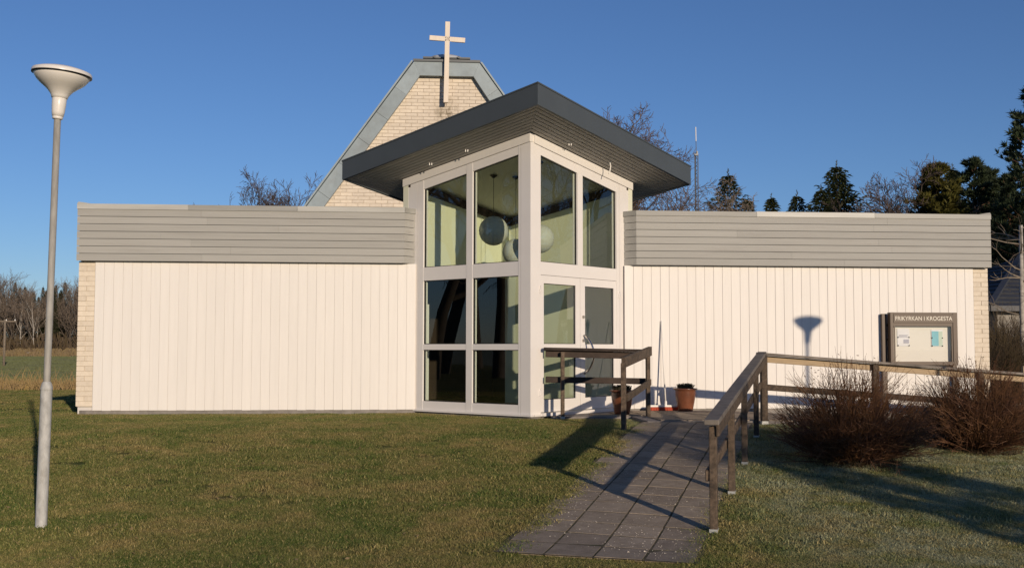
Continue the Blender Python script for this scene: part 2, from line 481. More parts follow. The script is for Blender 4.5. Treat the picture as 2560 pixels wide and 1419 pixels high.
# ------------------------------------------------------------------ path and landing, tile by tile
PO = Vector((0.60, 8.62, 0)); PA = Vector((math.sin(RAD(20.2)), math.cos(RAD(20.2)), 0)); PB = Vector((PA.y, -PA.x, 0))
def ramp_right(x, y):           # the ramp along the right wing drops gently to the right
    return max(terrain(x, y), 0.545) - 0.062 * softclamp(x - 5.2, 0, 12, 0.2) if x > 5 else max(terrain(x, y), 0.545)
path_mb = MB()
NS, NT = 60, 8
for i in range(NS + 1):
    for k in range(NT + 1):
        p = PO + PA * (-0.02 + 8.02 * i / NS) + PB * (-0.02 + 1.59 * k / NT)
        path_mb.v.append((p.x, p.y, terrain(p.x, p.y) + 0.0272))
for i in range(NS):
    for k in range(NT):
        a = i * (NT + 1) + k
        path_mb.f.append((a, a + 1, a + NT + 2, a + NT + 1)); path_mb.m.append(0)
path = path_mb.build('path', M['joint']); tag(path, kind='structure')
TILE_X, TILE_Y = 0.382, 0.405
tmb = MB(); tmb.box(-0.5, 0.5, -0.5, 0.5, -0.05, 0.0)
tile_me = tmb.mesh('paving_tile', M['paving'])
def put_tile(cx, cy, ax, ay, wx, wy, zf, parent, lift):
    e = 0.1
    a = Vector((ax.x, ax.y, (zf(cx + ax.x * e, cy + ax.y * e) - zf(cx - ax.x * e, cy - ax.y * e)) / (2 * e))).normalized()
    b = Vector((ay.x, ay.y, (zf(cx + ay.x * e, cy + ay.y * e) - zf(cx - ay.x * e, cy - ay.y * e)) / (2 * e))).normalized()
    n = a.cross(b).normalized(); b = n.cross(a)
    R = Matrix((a, b, n)).transposed()
    R = R @ Matrix.Rotation(rnd.gauss(0, 0.0025), 3, 'X') @ Matrix.Rotation(rnd.gauss(0, 0.0025), 3, 'Y') @ Matrix.Rotation(rnd.gauss(0, 0.008), 3, 'Z')
    o = put('paving_tile', tile_me, parent)
    o.matrix_world = Matrix.Translation((cx, cy, zf(cx, cy) + lift + rnd.uniform(-0.0012, 0.0012))) @ R.to_4x4() @ Matrix.Diagonal((wx - 0.017 - rnd.random() * 0.006, wy - 0.017 - rnd.random() * 0.006, 1, 1))
    return o
for r_ in range(19):
    for c_ in range(4):
        p = PO + PA * ((r_ + 0.5) * TILE_Y) + PB * ((c_ + 0.5) * TILE_X + 0.01)
        if p.y > 15.75: continue
        put_tile(p.x, p.y, PB, PA, TILE_X, TILE_Y, terrain, path, 0.030)
land_mb = MB()
def slab(x0, x1, y0, y1, n):
    for i in range(n):
        a, b = x0 + (x1 - x0) * i / n, x0 + (x1 - x0) * (i + 1) / n
        q = [Vector((x, y, ramp_right(x, y) + 0.022)) for x, y in ((a, y0), (b, y0), (b, y1), (a, y1))]
        land_mb.hexa([p - Vector((0, 0, 0.25)) for p in q] + q)
slab(3.30, 14.0, 15.72, 18.42, 40)
slab(2.05, 3.30, 16.92, 18.42, 4)
landing = land_mb.build('landing', M['slab']); tag(landing, kind='structure')
for i in range(29):
    for j in range(6):
        cx, cy = 2.3 + (i + 0.5) * 0.4, 15.78 + (j + 0.5) * 0.405
        if cx < 3.35 and cy < 17.0: continue
        if cy - cx > 14.62: continue
        if cx > 11.5: continue
        put_tile(cx, cy, Vector((1, 0, 0)), Vector((0, 1, 0)), 0.4, 0.405, ramp_right, landing, 0.036)

# ------------------------------------------------------------------ the church
church = empty('church', (2.2, 18.5, 0.5))
tag(church, 'low white church with grey fascia, corner glass porch and steep brick gable', 'church')
def cpart(mb, name, mats, parent=None, **k):
    """part of the church in world coordinates"""
    o = mb.build(name, mats, parent if parent is not None else church, **k)
    if parent is None:
        o.location = -church.location
    return o
OFF = -church.location
XL, XR, YW = -5.526, 9.94, 18.5
KX, KY, S = 1.711, 16.749, 2.79            # porch corner and side
R2 = math.sqrt(0.5)
JL, JR = KX - (YW - KY), KX + (YW - KY)    # where porch faces meet the wing walls
unit = MB(); unit.box(-0.5, 0.5, -0.5, 0.5, -0.5, 0.5)
def unit_mesh(name, mat):
    return unit.mesh(name, mat)
brick_me = unit_mesh('brick', M['brick']); board_me = unit_mesh('cladding_board', M['board']); plank_me = unit_mesh('fascia_plank', M['greyplank'])
def upiece(name, me, parent, x0, x1, y0, y1, z0, z1):
    return put(name, me, parent, ((x0 + x1) / 2, (y0 + y1) / 2, (z0 + z1) / 2), None, (x1 - x0, y1 - y0, z1 - z0))

# wing front walls, boards and brick corner piers
for side, x0, x1, b0, b1, nb in (('l', XL + 0.002, JL, -5.256, JL - 0.004, 35), ('r', JR, XR - 0.002, JR + 0.03, 9.663, 40)):
    mb = MB(); mb.box(max(x0 + 0.02, b0), min(x1 - 0.02, b1), YW - 0.0285, YW + 0.22, 0.61, 3.0)
    mb.box(x0 + 0.02, x1 - 0.02, YW + 0.03, YW + 0.22, 0.45, 3.75)
    wall = cpart(mb, 'wall', M['shell'])
    mb = MB(); mb.box(x0 + 0.06, x1 - 0.0, YW - 0.012, YW + 0.025, 0.40, 0.60)
    pl = cpart(mb, 'plinth', M['concrete'])
    w = (b1 - b0) / nb
    for i in range(nb):
        g = 0.0022 if side == 'l' else 0.0034
        upiece('cladding_board', board_me, wall, b0 + i * w + g, b0 + (i + 1) * w - g, YW - 0.035 - rnd.uniform(0, 0.004), YW + 0.028, 0.598 + rnd.uniform(-0.003, 0.003), 3.02)
    # pier of pale brick at the outer corner
    p0, p1 = (x0, b0 - 0.008) if side == 'l' else (b1 + 0.012, x1)
    mb = MB(); mb.box(p0 + 0.012, p1 - 0.004 if side == 'l' else p1 - 0.012, YW + 0.0, YW + 0.028, 0.66, 3.02)
    mort = cpart(mb, 'pier', M['piermortar'])
    nco = 29; ch = (3.02 - 0.665) / nco
    for k in range(nco):
        za, zb = 0.665 + k * ch + 0.003, 0.665 + (k + 1) * ch - 0.003
        cut = [(p0, p1)] if k % 2 == 0 else ([(p0, p0 + 0.125), (p0 + 0.133, p1)] if side == 'l' else [(p0, p0 + 0.135), (p0 + 0.143, p1)])
        for a, b in cut:
            upiece('brick', brick_me, mort, a, b, YW - 0.010 - rnd.uniform(0, 0.005), YW + 0.026, za, zb)
    # gable-end side wall and back of the wing
mb = MB()
mb.box(XL + 0.02, XL + 0.22, YW + 0.25, 31.0, 0.4, 3.75)
mb.box(XR - 0.22, XR - 0.02, YW + 0.25, 31.0, 0.4, 3.75)
mb.box(XL + 0.22, XR - 0.22, 30.8, 31.0, 0.4, 3.75)
cpart(mb, 'back_wall', M['mortar'])
mb = MB()
for z in (3.72, ):
    mb.prism([(XL + 0.05, 18.56, z), (JL - 0.16, 18.56, z), (KX - 1.99, KY + 1.99, z), (KX, KY + 3.98, z), (KX + 1.99, KY + 1.99, z), (JR + 0.16, 18.56, z), (XR - 0.05, 18.56, z), (XR - 0.05, 31.1, z), (XL + 0.05, 31.1, z)], (0, 0, 0.12))
cpart(mb, 'flat_roof', M['darkmetal'])

# fascia: seven planks high, mitred back to the porch
ZB, ZT, ZM = 3.022, 3.868, 3.954
YF = 18.35
ML, MR = -0.235, 3.677
def fas_rect(name, me, parent, p, q, z0, z1, th):
    """a piece standing on plan line p->q, front face on the line, thickness th to the back"""
    p = Vector(p); q = Vector(q); d = (q - p); L = d.length; d.normalize(); n = Vector((-d.y, d.x))
    c = (p + q) / 2 + n * th / 2
    return put(name, me, parent, (c.x, c.y, (z0 + z1) / 2), (0, 0, math.atan2(d.y, d.x)), (L, th, z1 - z0))
cop_me = unit_mesh('coping_sheet', M['coping'])
for side in 'lr':
    if side == 'l':
        runs = [((XL, YF), (ML, YF)), ((ML, YF), (ML + 0.178, YF + 0.178))]
        mbx = (XL + 0.03, ML - 0.03)
    else:
        runs = [((3.677, YF), (XR, YF)), ((3.677 - 0.178, YF + 0.178), (3.677, YF))]
        mbx = (3.70, XR - 0.03)
    mb = MB(); mb.box(mbx[0], mbx[1], YF + 0.03, YW + 0.02, ZB + 0.005, ZT)
    if side == 'l': mb.prism([(ML - 0.03, YF + 0.035, ZB + 0.005), (ML + 0.15, YF + 0.21, ZB + 0.005), (ML + 0.10, YW + 0.02, ZB + 0.005), (ML - 0.03, YW + 0.02, ZB + 0.005)], (0, 0, ZT - ZB - 0.005))
    else: mb.prism([(3.70, YF + 0.035, ZB + 0.005), (3.70, YW + 0.02, ZB + 0.005), (3.57, YW + 0.02, ZB + 0.005), (3.525, YF + 0.21, ZB + 0.005)], (0, 0, ZT - ZB - 0.005))
    fas = cpart(mb, 'fascia', M['greyplank'])
    h = (ZT - ZB) / 7
    for ri, (p, q) in enumerate(runs):
        p = Vector(p); q = Vector(q)
        for k in range(7):
            cuts = [0.0, 1.0]
            if ri == 0:
                cuts = [0.0, rnd.uniform(0.25, 0.75), 1.0]
            for a, b in zip(cuts[:-1], cuts[1:]):
                pa, pb = p.lerp(q, a + (0.0003 if a > 0 else 0)), p.lerp(q, b)
                o = fas_rect('fascia_plank', plank_me, fas, pa, pb, ZB + k * h + 0.0045, ZB + (k + 1) * h - 0.0045, 0.028)
                o.location.z += 0.0; o.rotation_euler.x = 0.02
        # metal coping along the top in lengths
        L = (q - p).length; n = max(1, round(L / 1.9)) if ri == 0 else 1
        for i in range(n):
            a, b = p.lerp(q, i / n), p.lerp(q, (i + 1) / n)
            d = (q - p).normalized(); nn = Vector((d.y, -d.x)) * 0.018
            o = fas_rect('coping_sheet', cop_me, fas, a + nn - d * 0.004, b + nn + d * 0.004, ZT - 0.004 - 0.001 * (i % 2), ZM - rnd.uniform(0, 0.008), 0.20 + 0.003 * (i % 2))
    # the upturned end at the outer corner
    mb = MB()
    ex = XL - 0.004 if side == 'l' else XR + 0.004
    sg = 1 if side == 'l' else -1
    mb.prism([(ex, YF - 0.02, ZM - 0.003), (ex + sg * 0.22, YF - 0.02, ZM - 0.003), (ex + sg * 0.09, YF - 0.02, ZM + 0.018), (ex + sg * 0.02, YF - 0.02, ZM + 0.026)], (0, 0.2, 0))
    cpart(mb, 'coping_end', M['coping'], fas)

# ---------------- porch of white frames and glass
uL, nL = Vector((-R2, R2, 0)), Vector((-R2, -R2, 0))
uR, nR = Vector((R2, R2, 0)), Vector((R2, -R2, 0))
K = Vector((KX, KY, 0))
FACE = {'L': (uL, nL), 'R': (uR, nR)}
def fp(face, t, z, d):
    u, n = FACE[face]
    return K + u * t + n * d + Vector((0, 0, z))
def fpoly(mb, face, tz, d0, d1, mi=0):
    u, n = FACE[face]
    mb.prism([fp(face, t, z, d0) for t, z in tz], n * (d1 - d0), mi)
def frect(mb, face, t0, t1, z0, z1, d0, d1, mi=0):
    fpoly(mb, face, [(t0, z0), (t1, z0), (t1, z1), (t0, z1)], d0, d1, mi)
def soff(t): return 4.928 - 0.1605 * t
def midl(t): return 4.79 - 0.160 * t
def wtop(t): return 4.662 - 0.172 * t
GZ = [0.745, 1.588, 1.680, 2.7335, 2.954]
# frame members
mb = MB(); frect(mb, 'L', 0.0, 0.192, 0.60, 4.0, -0.08, 0.0)
fpoly(mb, 'L', [(0.0, 4.0), (0.192, 4.0), (0.192, midl(0.192)), (0.0, midl(0))], -0.08, 0.0)
fpoly(mb, 'R', [(0.08, 0.60), (0.233, 0.60), (0.233, midl(0.233)), (0.08, midl(0.08))], -0.08, 0.0)
post = cpart(mb, 'corner_post', M['alu'])
for face, ms in (('L', [(0.198, 0.243), (1.205, 1.335), (2.308, 2.45), (2.456, 2.79)]), ('R', [(0.236, 0.253), (1.210, 1.351), (2.310, 2.39), (2.396, 2.79)])):
    for (a, b) in ms:
        z0 = 0.60 if face == 'L' or a > 2.3 or b < 0.3 else 2.954
        mb = MB(); fpoly(mb, face, [(a, z0), (b, z0), (b, midl(b)), (a, midl(a))], -0.075, -0.002)
        cpart(mb, 'mullion', M['alu'])
for a, b in ((0.243, 1.205), (1.335, 2.308)):
    for z0, z1 in ((0.60, 0.745), (1.588, 1.680), (2.7335, 2.954)):
        mb = MB(); frect(mb, 'L', a, b, z0, z1, -0.072, -0.006); cpart(mb, 'transom', M['alu'])
mb = MB(); frect(mb, 'R', 0.253, 2.310, 2.752, 2.954, -0.072, -0.006); cpart(mb, 'transom', M['alu'])
for face, spans in (('L', ((0.243, 1.205), (1.335, 2.308))), ('R', ((0.253, 1.210), (1.351, 2.310)))):
    for a, b in spans:
        mb = MB(); fpoly(mb, face, [(a, wtop(a)), (b, wtop(b)), (b, midl(b)), (a, midl(a))], -0.072, -0.006); cpart(mb, 'window_head', M['alu'])
for face, a in (('L', 0.0), ('R', 0.08)):
    mb = MB(); fpoly(mb, face, [(a, midl(a) + 0.004), (2.79, midl(2.79) + 0.004), (2.79, soff(2.79) - 0.003), (a, soff(a) - 0.003)], -0.08, 0.018)
    if face == 'R': mb.v = [v for v in mb.v]
    cpart(mb, 'head_board', M['board'])
# sill and plinth
for face, a, b in (('L', -0.03, 2.5), ('R', 0.055, 0.245), ('R', 2.37, 2.5)):
    mb = MB(); frect(mb, face, a, b, 0.574, 0.604, -0.05, 0.035); cpart(mb, 'sill', M['alu'])
mb = MB(); frect(mb, 'L', 0.0, 2.6, 0.35, 0.572, -0.2, -0.02); frect(mb, 'R', 0.2, 2.6, 0.35, 0.572, -0.2, -0.022)
cpart(mb, 'plinth', M['concrete'])
mb = MB(); frect(mb, 'R', 0.246, 2.368, 0.573, 0.622, -0.1, 0.06); cpart(mb, 'threshold', M['alu'])

def window(face, t0, t1, z0, top, dark=True):
    """gasket ring and bead with the pane inside; top is a function of t"""
    e = 0.012
    mb = MB()
    ring = lambda a, b, c, d: fpoly(mb, face, [a, b, c, d], -0.055, -0.030)
    ring((t0, z0), (t1, z0), (t1 - e, z0 + e), (t0 + e, z0 + e))
    ring((t1, z0), (t1, top(t1)), (t1 - e, top(t1 - e) - e), (t1 - e, z0 + e))
    ring((t1, top(t1)), (t0, top(t0)), (t0 + e, top(t0 + e) - e), (t1 - e, top(t1 - e) - e))
    ring((t0, top(t0)), (t0, z0), (t0 + e, z0 + e), (t0 + e, top(t0 + e) - e))
    w = cpart(mb, 'window', M['gasket'])  # black ring also paints in the shaded reveal beside each pane
    mb = MB()
    c = 0.006
    q = [fp(face, t0 + c, z0 + c, -0.045), fp(face, t1 - c, z0 + c, -0.045), fp(face, t1 - c, top(t1 - c) - c, -0.045), fp(face, t0 + c, top(t0 + c) - c, -0.045)]
    mb.face(q[::-1] if face == 'L' else q)
    cpart(mb, 'pane', M['glass'], w)
    # inner bead catching the light along the pane edge
    mb = MB()
    for tt in (t0 + 0.020, t1 - 0.034):
        fpoly(mb, face, [(tt, z0 + 0.01), (tt + 0.014, z0 + 0.01), (tt + 0.014, top(tt) - 0.02), (tt, top(tt) - 0.02)], -0.075, -0.052)
    cpart(mb, 'bead', M['alu'], w)
    return w
for a, b in ((0.243, 1.205), (1.335, 2.308)):
    window('L', a, b, 0.745, lambda t: 1.588)
    window('L', a, b, 1.680, lambda t: 2.7335)
    window('L', a, b, 2.954, wtop)
for a, b in ((0.253, 1.210), (1.351, 2.310)):
    window('R', a, b, 2.954, wtop)
# two glazed door leaves
for (a, b, g0, g1) in ((0.247, 1.283, 0.342, 1.170), (1.291, 2.366, 1.419, 2.235)):
    mb = MB()
    for (t0, t1, z0, z1) in ((a, g0, 0.632, 2.746), (g1, b, 0.632, 2.746), (g0, g1, 0.632, 0.82), (g0, g1, 1.583, 1.682), (g0, g1, 2.622, 2.746)):
        frect(mb, 'R', t0, t1, z0, z1, -0.062, -0.012)
    door = cpart(mb, 'door', M['alu'])
    for z0, z1 in ((0.82, 1.583), (1.682, 2.622)):
        mb = MB()
        for (p, q, r, s) in ((g0, g1, z0, z0 + 0.01), (g0, g1, z1 - 0.01, z1), (g0, g0 + 0.01, z0 + 0.01, z1 - 0.01), (g1 - 0.01, g1, z0 + 0.01, z1 - 0.01)):
            frect(mb, 'R', p, q, r, s, -0.045, -0.028)
        cpart(mb, 'gasket', M['gasket'], door)
        mb = MB(); mb.face([fp('R', g0 + .005, z0 + .005, -0.038), fp('R', g1 - .005, z0 + .005, -0.038), fp('R', g1 - .005, z1 - .005, -0.038), fp('R', g0 + .005, z1 - .005, -0.038)])
        cpart(mb, 'pane', M['glass'], door)
    hx = a - 0.02 if a < 1 else b + 0.01
    for hz in (2.53, 0.95):
        mb = MB(); frect(mb, 'R', hx, hx + 0.022, hz - 0.05, hz + 0.05, -0.004, 0.028); frect(mb, 'R', hx - 0.015, hx + 0.012, hz - 0.07, hz + 0.012, -0.006, 0.014)
        cpart(mb, 'hinge', M['alu'], door)
    if a > 1:
        pts = []
        for i in range(13):
            ph = i / 12
            pts.append(fp('R', 1.375 + 0.0 * ph, 1.825 - 0.62 * ph, 0.005 + 0.19 * math.sin(PI * ph) ** 0.7))
        mb = MB(); mb.tube(pts, 0.017, 10)
        cpart(mb, 'handle', M['chrome'], door, smooth=True)
        for z in (2.121, 1.740):
            mb = MB(); c = fp('R', 1.364, z, -0.012); mb.tube([c, c + nR * 0.018], [0.028, 0.026], 14)
            cpart(mb, 'lock', M['chrome'], door)

# inner walls, ceiling, floor and dark lobby behind
BL, BK, BR = K + uL * S, K + uL * S + uR * S, K + uR * S
def sz(y): return 4.928 - 0.227 * (y - KY)
mb = MB()
a, b = Vector((BL.x, BL.y, 0)), Vector((BK.x, BK.y, 0))
inn = nR * 0.12
def wallpoly(mb, a, b, z0, off, zt=lambda y: sz(y) - 0.02):
    mb.prism([(a.x, a.y, z0), (b.x, b.y, z0), (b.x, b.y, zt(b.y)), (a.x, a.y, zt(a.y))], off)
wallpoly(mb, a, b, 2.93, inn)
# the wing's own ceiling edge closes the top of the opening
iw = cpart(mb, 'inner_wall', M['innerwall'])
mb = MB()
a, b = Vector((BK.x, BK.y, 0)), Vector((BR.x, BR.y, 0))
wallpoly(mb, a, b, 0.60, nL * 0.12)
cpart(mb, 'inner_wall', M['innerwall'])
# dark bands standing in for the roof's shadow along both inner walls
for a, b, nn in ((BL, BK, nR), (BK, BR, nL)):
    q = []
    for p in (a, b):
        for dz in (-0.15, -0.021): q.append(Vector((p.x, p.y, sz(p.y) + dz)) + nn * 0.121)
    mb = MB(); mb.prism([q[0], q[2], q[3], q[1]], nn * 0.05); cpart(mb, 'ceiling_shadow_band', M['innerdark'])
mb = MB()
mb.prism([(KX, KY + 0.06, sz(KY + 0.06) - 0.012), (KX + 1.90, KY + 1.96, sz(KY + 1.96) - 0.012), (KX, KY + 3.93, sz(KY + 3.93) - 0.012), (KX - 1.90, KY + 1.96, sz(KY + 1.96) - 0.012)], (0, 0, 0.008))
cpart(mb, 'porch_ceiling', M['ceiling'])
mb = MB()
mb.prism([(KX, KY + 0.1, 0.54), (KX + 1.9, KY + 1.97, 0.54), (KX, KY + 3.9, 0.54), (KX - 1.9, KY + 1.97, 0.54)], (0, 0, 0.065))
mb.prism([(XL + 0.25, YW + 0.25, 0.50), (XR - 0.25, YW + 0.25, 0.50), (XR - 0.25, 30.7, 0.50), (XL + 0.25, 30.7, 0.50)], (0, 0, 0.03))
cpart(mb, 'floor', M['innerfloor'])
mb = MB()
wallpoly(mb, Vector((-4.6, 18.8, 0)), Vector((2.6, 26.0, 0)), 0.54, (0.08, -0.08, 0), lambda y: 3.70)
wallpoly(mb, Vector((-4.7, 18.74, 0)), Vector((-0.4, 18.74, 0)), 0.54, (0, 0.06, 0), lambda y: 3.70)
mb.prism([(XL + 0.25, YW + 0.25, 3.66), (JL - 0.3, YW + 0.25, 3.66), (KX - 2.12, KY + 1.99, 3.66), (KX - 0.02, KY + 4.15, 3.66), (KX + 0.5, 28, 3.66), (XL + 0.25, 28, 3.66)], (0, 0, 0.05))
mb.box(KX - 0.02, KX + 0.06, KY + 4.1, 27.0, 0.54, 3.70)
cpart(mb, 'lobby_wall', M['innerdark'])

# porch roof: square slab tilted up to the front corner, with mitred soffit boards
CX, CY = KX, KY + 1.973
HD = 1.973 + 1.035
def zs(y): return 4.928 - 0.227 * (y - KY)
dirs = [Vector((0, -1)), Vector((1, 0)), Vector((0, 1)), Vector((-1, 0))]
def rc(i, h, dz=0.0):
    d = dirs[i % 4] * h
    return Vector((CX + d.x, CY + d.y, zs(CY + d.y) + dz))
mb = MB()
for i in range(4):
    a, b, ai, bi = rc(i, HD), rc(i + 1, HD), rc(i, HD - 0.05), rc(i + 1, HD - 0.05)
    up0 = Vector((0, 0, -0.022)); up1 = Vector((0, 0, 0.285))
    mb.hexa([a + up0, b + up0, bi + up0, ai + up0, a + up1, b + up1, bi + up1, ai + up1])
roof = cpart(mb, 'porch_roof', M['darkmetal'])
mb = MB(); mb.prism([rc(i, HD - 0.052, 0.20) for i in range(4)], (0, 0, 0.06)); cpart(mb, 'roof_deck', M['darkmetal'], roof)
mb = MB()
for i in range(4):   # folded lip along the top edge
    a, b, ai, bi = rc(i, HD + 0.012, 0.287), rc(i + 1, HD + 0.012, 0.287), rc(i, HD - 0.06, 0.287), rc(i + 1, HD - 0.06, 0.287)
    u = Vector((0, 0, 0.022)); mb.hexa([a, b, bi, ai, a + u, b + u, bi + u, ai + u])
cpart(mb, 'edge_flashing', M['darkmetal'], roof)
mb = MB(); mb.prism([rc(i, HD - 0.055, 0.015) for i in range(4)], (0, 0, 0.03)); cpart(mb, 'soffit_backing', M['gasket'], roof)
nb = 8; wd = (HD - 0.052 - 1.995) / nb
for k in range(nb):
    h0 = HD - 0.052 - k * wd; h1 = h0 - wd + 0.024
    for i in range(4):
        mb = MB()
        a, b, bi, ai = rc(i, h0), rc(i + 1, h0), rc(i + 1, h1), rc(i, h1)
        m1 = (b - a).normalized() * 0.002
        mb.prism([a + m1, b - m1, bi - m1, ai + m1], (0, 0, 0.012))
        cpart(mb, 'soffit_board', M['soffit'], roof)
# small white clips and a loose cable under the eave
def on_soffit(face, t, d):
    p = fp(face, t, 0, d); return Vector((p.x, p.y, zs(p.y)))
for face, t, d in (('L', 1.95, 0.20), ('L', 1.15, 0.20), ('R', 0.72, 0.22)):
    mb = MB(); c = on_soffit(face, t, d)
    for q in (-0.018, 0.018):
        mb.box(c.x + q - 0.006, c.x + q + 0.006, c.y - 0.006, c.y + 0.006, c.z - 0.040, c.z - 0.001)
    cpart(mb, 'cable_clip', M['whiteplastic'], roof)
mb = MB(); c = on_soffit('R', 1.78, 0.24); mb.tube([c + Vector((0, 0, -0.001)), c + Vector((0.012, 0, -0.07)), c + Vector((0.0, -0.005, -0.14)), c + Vector((-0.02, -0.01, -0.2))], 0.010, 6)
cpart(mb, 'cable_end', M['whiteplastic'], roof)

# ---------------- steep hall behind with brick gable
GY = 24.0; GX = 0.594
def halfw(z): return 0.718 + 0.7105 * (7.87 - z)       # outer outline of the gable
zb0 = 3.55
mb = MB()
prof = [(GX - halfw(zb0) + .03, zb0), (GX + halfw(zb0) - .03, zb0), (GX + 0.70, 7.85), (GX - 0.70, 7.85)]
mb.prism([(x, GY + 0.03, z) for x, z in prof], (0, 0.3, 0))
gable = cpart(mb, 'gable_wall', M['mortar'])
joined = MB(); nsingle = 0
ch, bl = 0.0772, 0.255
k = 0; z = 3.60
def seen(x, z):
    # right of the eave line of the porch roof only the bricks above it can be seen
    za = 5.69 + (x + 1.65) * 0.642
    return z > za - 0.1 or x < -1.25 or (x < -0.2 and z < 4.95 - (x + 1.6) * 0.21)
while z < 7.64:
    x = GX - halfw(z) - rnd.uniform(0, 0.01) + (0 if k % 2 else -bl / 2) - 0.2
    x = GX - 4.0 * bl * 4 + (0 if k % 2 else bl / 2)
    while x < GX + 4.1:
        lim = min(halfw(z), halfw(z + ch)) - 0.10
        a, b = max(x + 0.004, GX - lim), min(x + bl - 0.004, GX + lim)
        if b - a > 0.03:
            pr = rnd.uniform(0, 0.006)
            if z > 4.55 and nsingle < 296 and seen((a + b) / 2, z):
                upiece('brick', brick_me, gable, a, b, GY + 0.016 - pr, GY + 0.05, z + 0.004, z + ch - 0.004); nsingle += 1
            else:
                joined.box(a, b, GY + 0.016 - pr, GY + 0.05, z + 0.004, z + ch - 0.004)
        x += bl
    z += ch; k += 1
o = cpart(joined, 'brickwork', M['brick'], gable); o['kind'] = 'stuff'
# zinc verge panels
outer = lambda z, s: GX + s * halfw(z)
def inner_pt(z, s): return GX + s * (halfw(z) - 0.362)
zs_l = [3.6, 4.35, 5.0, 5.62, 6.18, 6.74, 7.30]
yv = GY - 0.13
for s in (-1, 1):
    for i, (za, zb) in enumerate(zip(zs_l[:-1], zs_l[1:])):
        mb = MB(); n = Vector((s * 0.815, 0, 0.579))
        tdir = Vector((-s * 0.579, 0, 0.815))
        # panel ends square to the verge: shift the inner corners along the slope
        p = [Vector((outer(za, s), 0, za)), Vector((outer(zb, s), 0, zb)), Vector((outer(zb, s), 0, zb)) - n * 0.298, Vector((outer(za, s), 0, za)) - n * 0.298]
        g2 = tdir * 0.003
        q = [p[0] + g2, p[1] - g2, p[2] - g2, p[3] + g2]
        mb.prism([(v.x, yv + rnd.uniform(-.004, .004), v.z) for v in q], (0, 0.125, 0))
        cpart(mb, 'zinc_panel', M['zinc'], gable)
    mb = MB()
    n = Vector((s * 0.815, 0, 0.579)); top = Vector((outer(7.30, s), 0, 7.30))
    pts = [top, Vector((GX + s * 0.716, 0, 7.868)), Vector((GX + s * (0.716 - 0.128), 0, 7.567)), top - n * 0.298]
    mb.prism([(v.x, yv, v.z) for v in pts], (0, 0.125, 0)); cpart(mb, 'zinc_panel', M['zinc'], gable)
for a, b in ((-0.588, -0.1), (-0.096, 0.588)):
    mb = MB()
    ta, tb = (-0.716 if a < -0.5 else a), (0.716 if b > 0.5 else b)
    mb.prism([(GX + a + .002, yv + 0.002, 7.567), (GX + b - .002, yv + 0.002, 7.567), (GX + tb - .002, yv + 0.002, 7.868), (GX + ta + .002, yv + 0.002, 7.868)], (0, 0.12, 0))
    cpart(mb, 'zinc_panel', M['zinc'], gable)
# roof sheets of the hall
mb = MB()
for s in (-1, 1):
    p = [Vector((GX + s * (halfw(3.55) + 0.02), yv - 0.02, 3.55)), Vector((GX + s * 0.74, yv - 0.02, 7.875))]
    n = Vector((s * 0.815, 0, 0.579)) * 0.035
    mb.prism([p[0], p[1], p[1] + n, p[0] + n], (0, 13.0, 0))
cpart(mb, 'hall_roof', M['zinc'])
mb = MB(); mb.box(GX - 0.735, GX + 0.735, yv - 0.03, yv + 13.0, 7.872, 7.925); cpart(mb, 'ridge_cap', M['darkmetal'])
mb = MB(); mb.box(GX - 0.46, GX + 0.46, 24.06, 24.98, 7.926, 7.985); mb.box(GX - 0.52, GX + 0.52, 24.00, 25.04, 7.987, 8.022)
for q in (-0.27, 0.26): mb.box(GX + q - 0.022, GX + q + 0.022, 23.95, 24.0, 7.985, 8.035)
sky_l = cpart(mb, 'skylight', M['darkmetal'])
mb = MB(); mb.lathe([(0.47 * math.cos(t), 8.022 + 0.165 * math.sin(t)) for t in [i * PI / 2 / 10 for i in range(11)]], (GX, 24.53, 0), 28)
cpart(mb, 'dome', M['dome'], sky_l, smooth=True)

# ------------------------------------------------------------------ cross on the gable
cross = empty('wooden_cross', (0.575, GY - 0.16, 6.956))
tag(cross, 'tall pale wooden cross fixed to the brick gable above the roof edge', 'cross')
mb = MB(); mb.box(-0.052, 0.052, -0.085, -0.02, 0, 1.785); o = mb.build('upright', M['crosswood'], cross, bevel=0.004); o.rotation_euler = (0, RAD(1.0), 0)
mb = MB(); mb.box(-0.39, 0.39, -0.099, -0.086, -0.053, 0.053); mb.box(-0.39, -0.07, -0.085, -0.04, -0.05, 0.05); mb.box(0.09, 0.39, -0.085, -0.04, -0.05, 0.05)
o = mb.build('crossbar', M['crosswood'], cross, bevel=0.004); o.location = (0.025, 0.014, 1.40); o.rotation_euler = (0, RAD(3.0), 0)
mb = MB()
for q in (-0.04, 0.045):
    for w in (-0.035, 0.035): mb.box(q - 0.008, q + 0.008, -0.105, -0.099, w - 0.008, w + 0.008)
o = mb.build('screw', M['black'], cross); o.location = (0.025, 0.014, 1.40)
mb = MB(); mb.box(-0.03, 0.03, -0.022, 0.05, 0.15, 0.22); mb.box(-0.03, 0.03, -0.022, 0.05, 0.78, 0.85); mb.build('bracket', M['black'], cross)

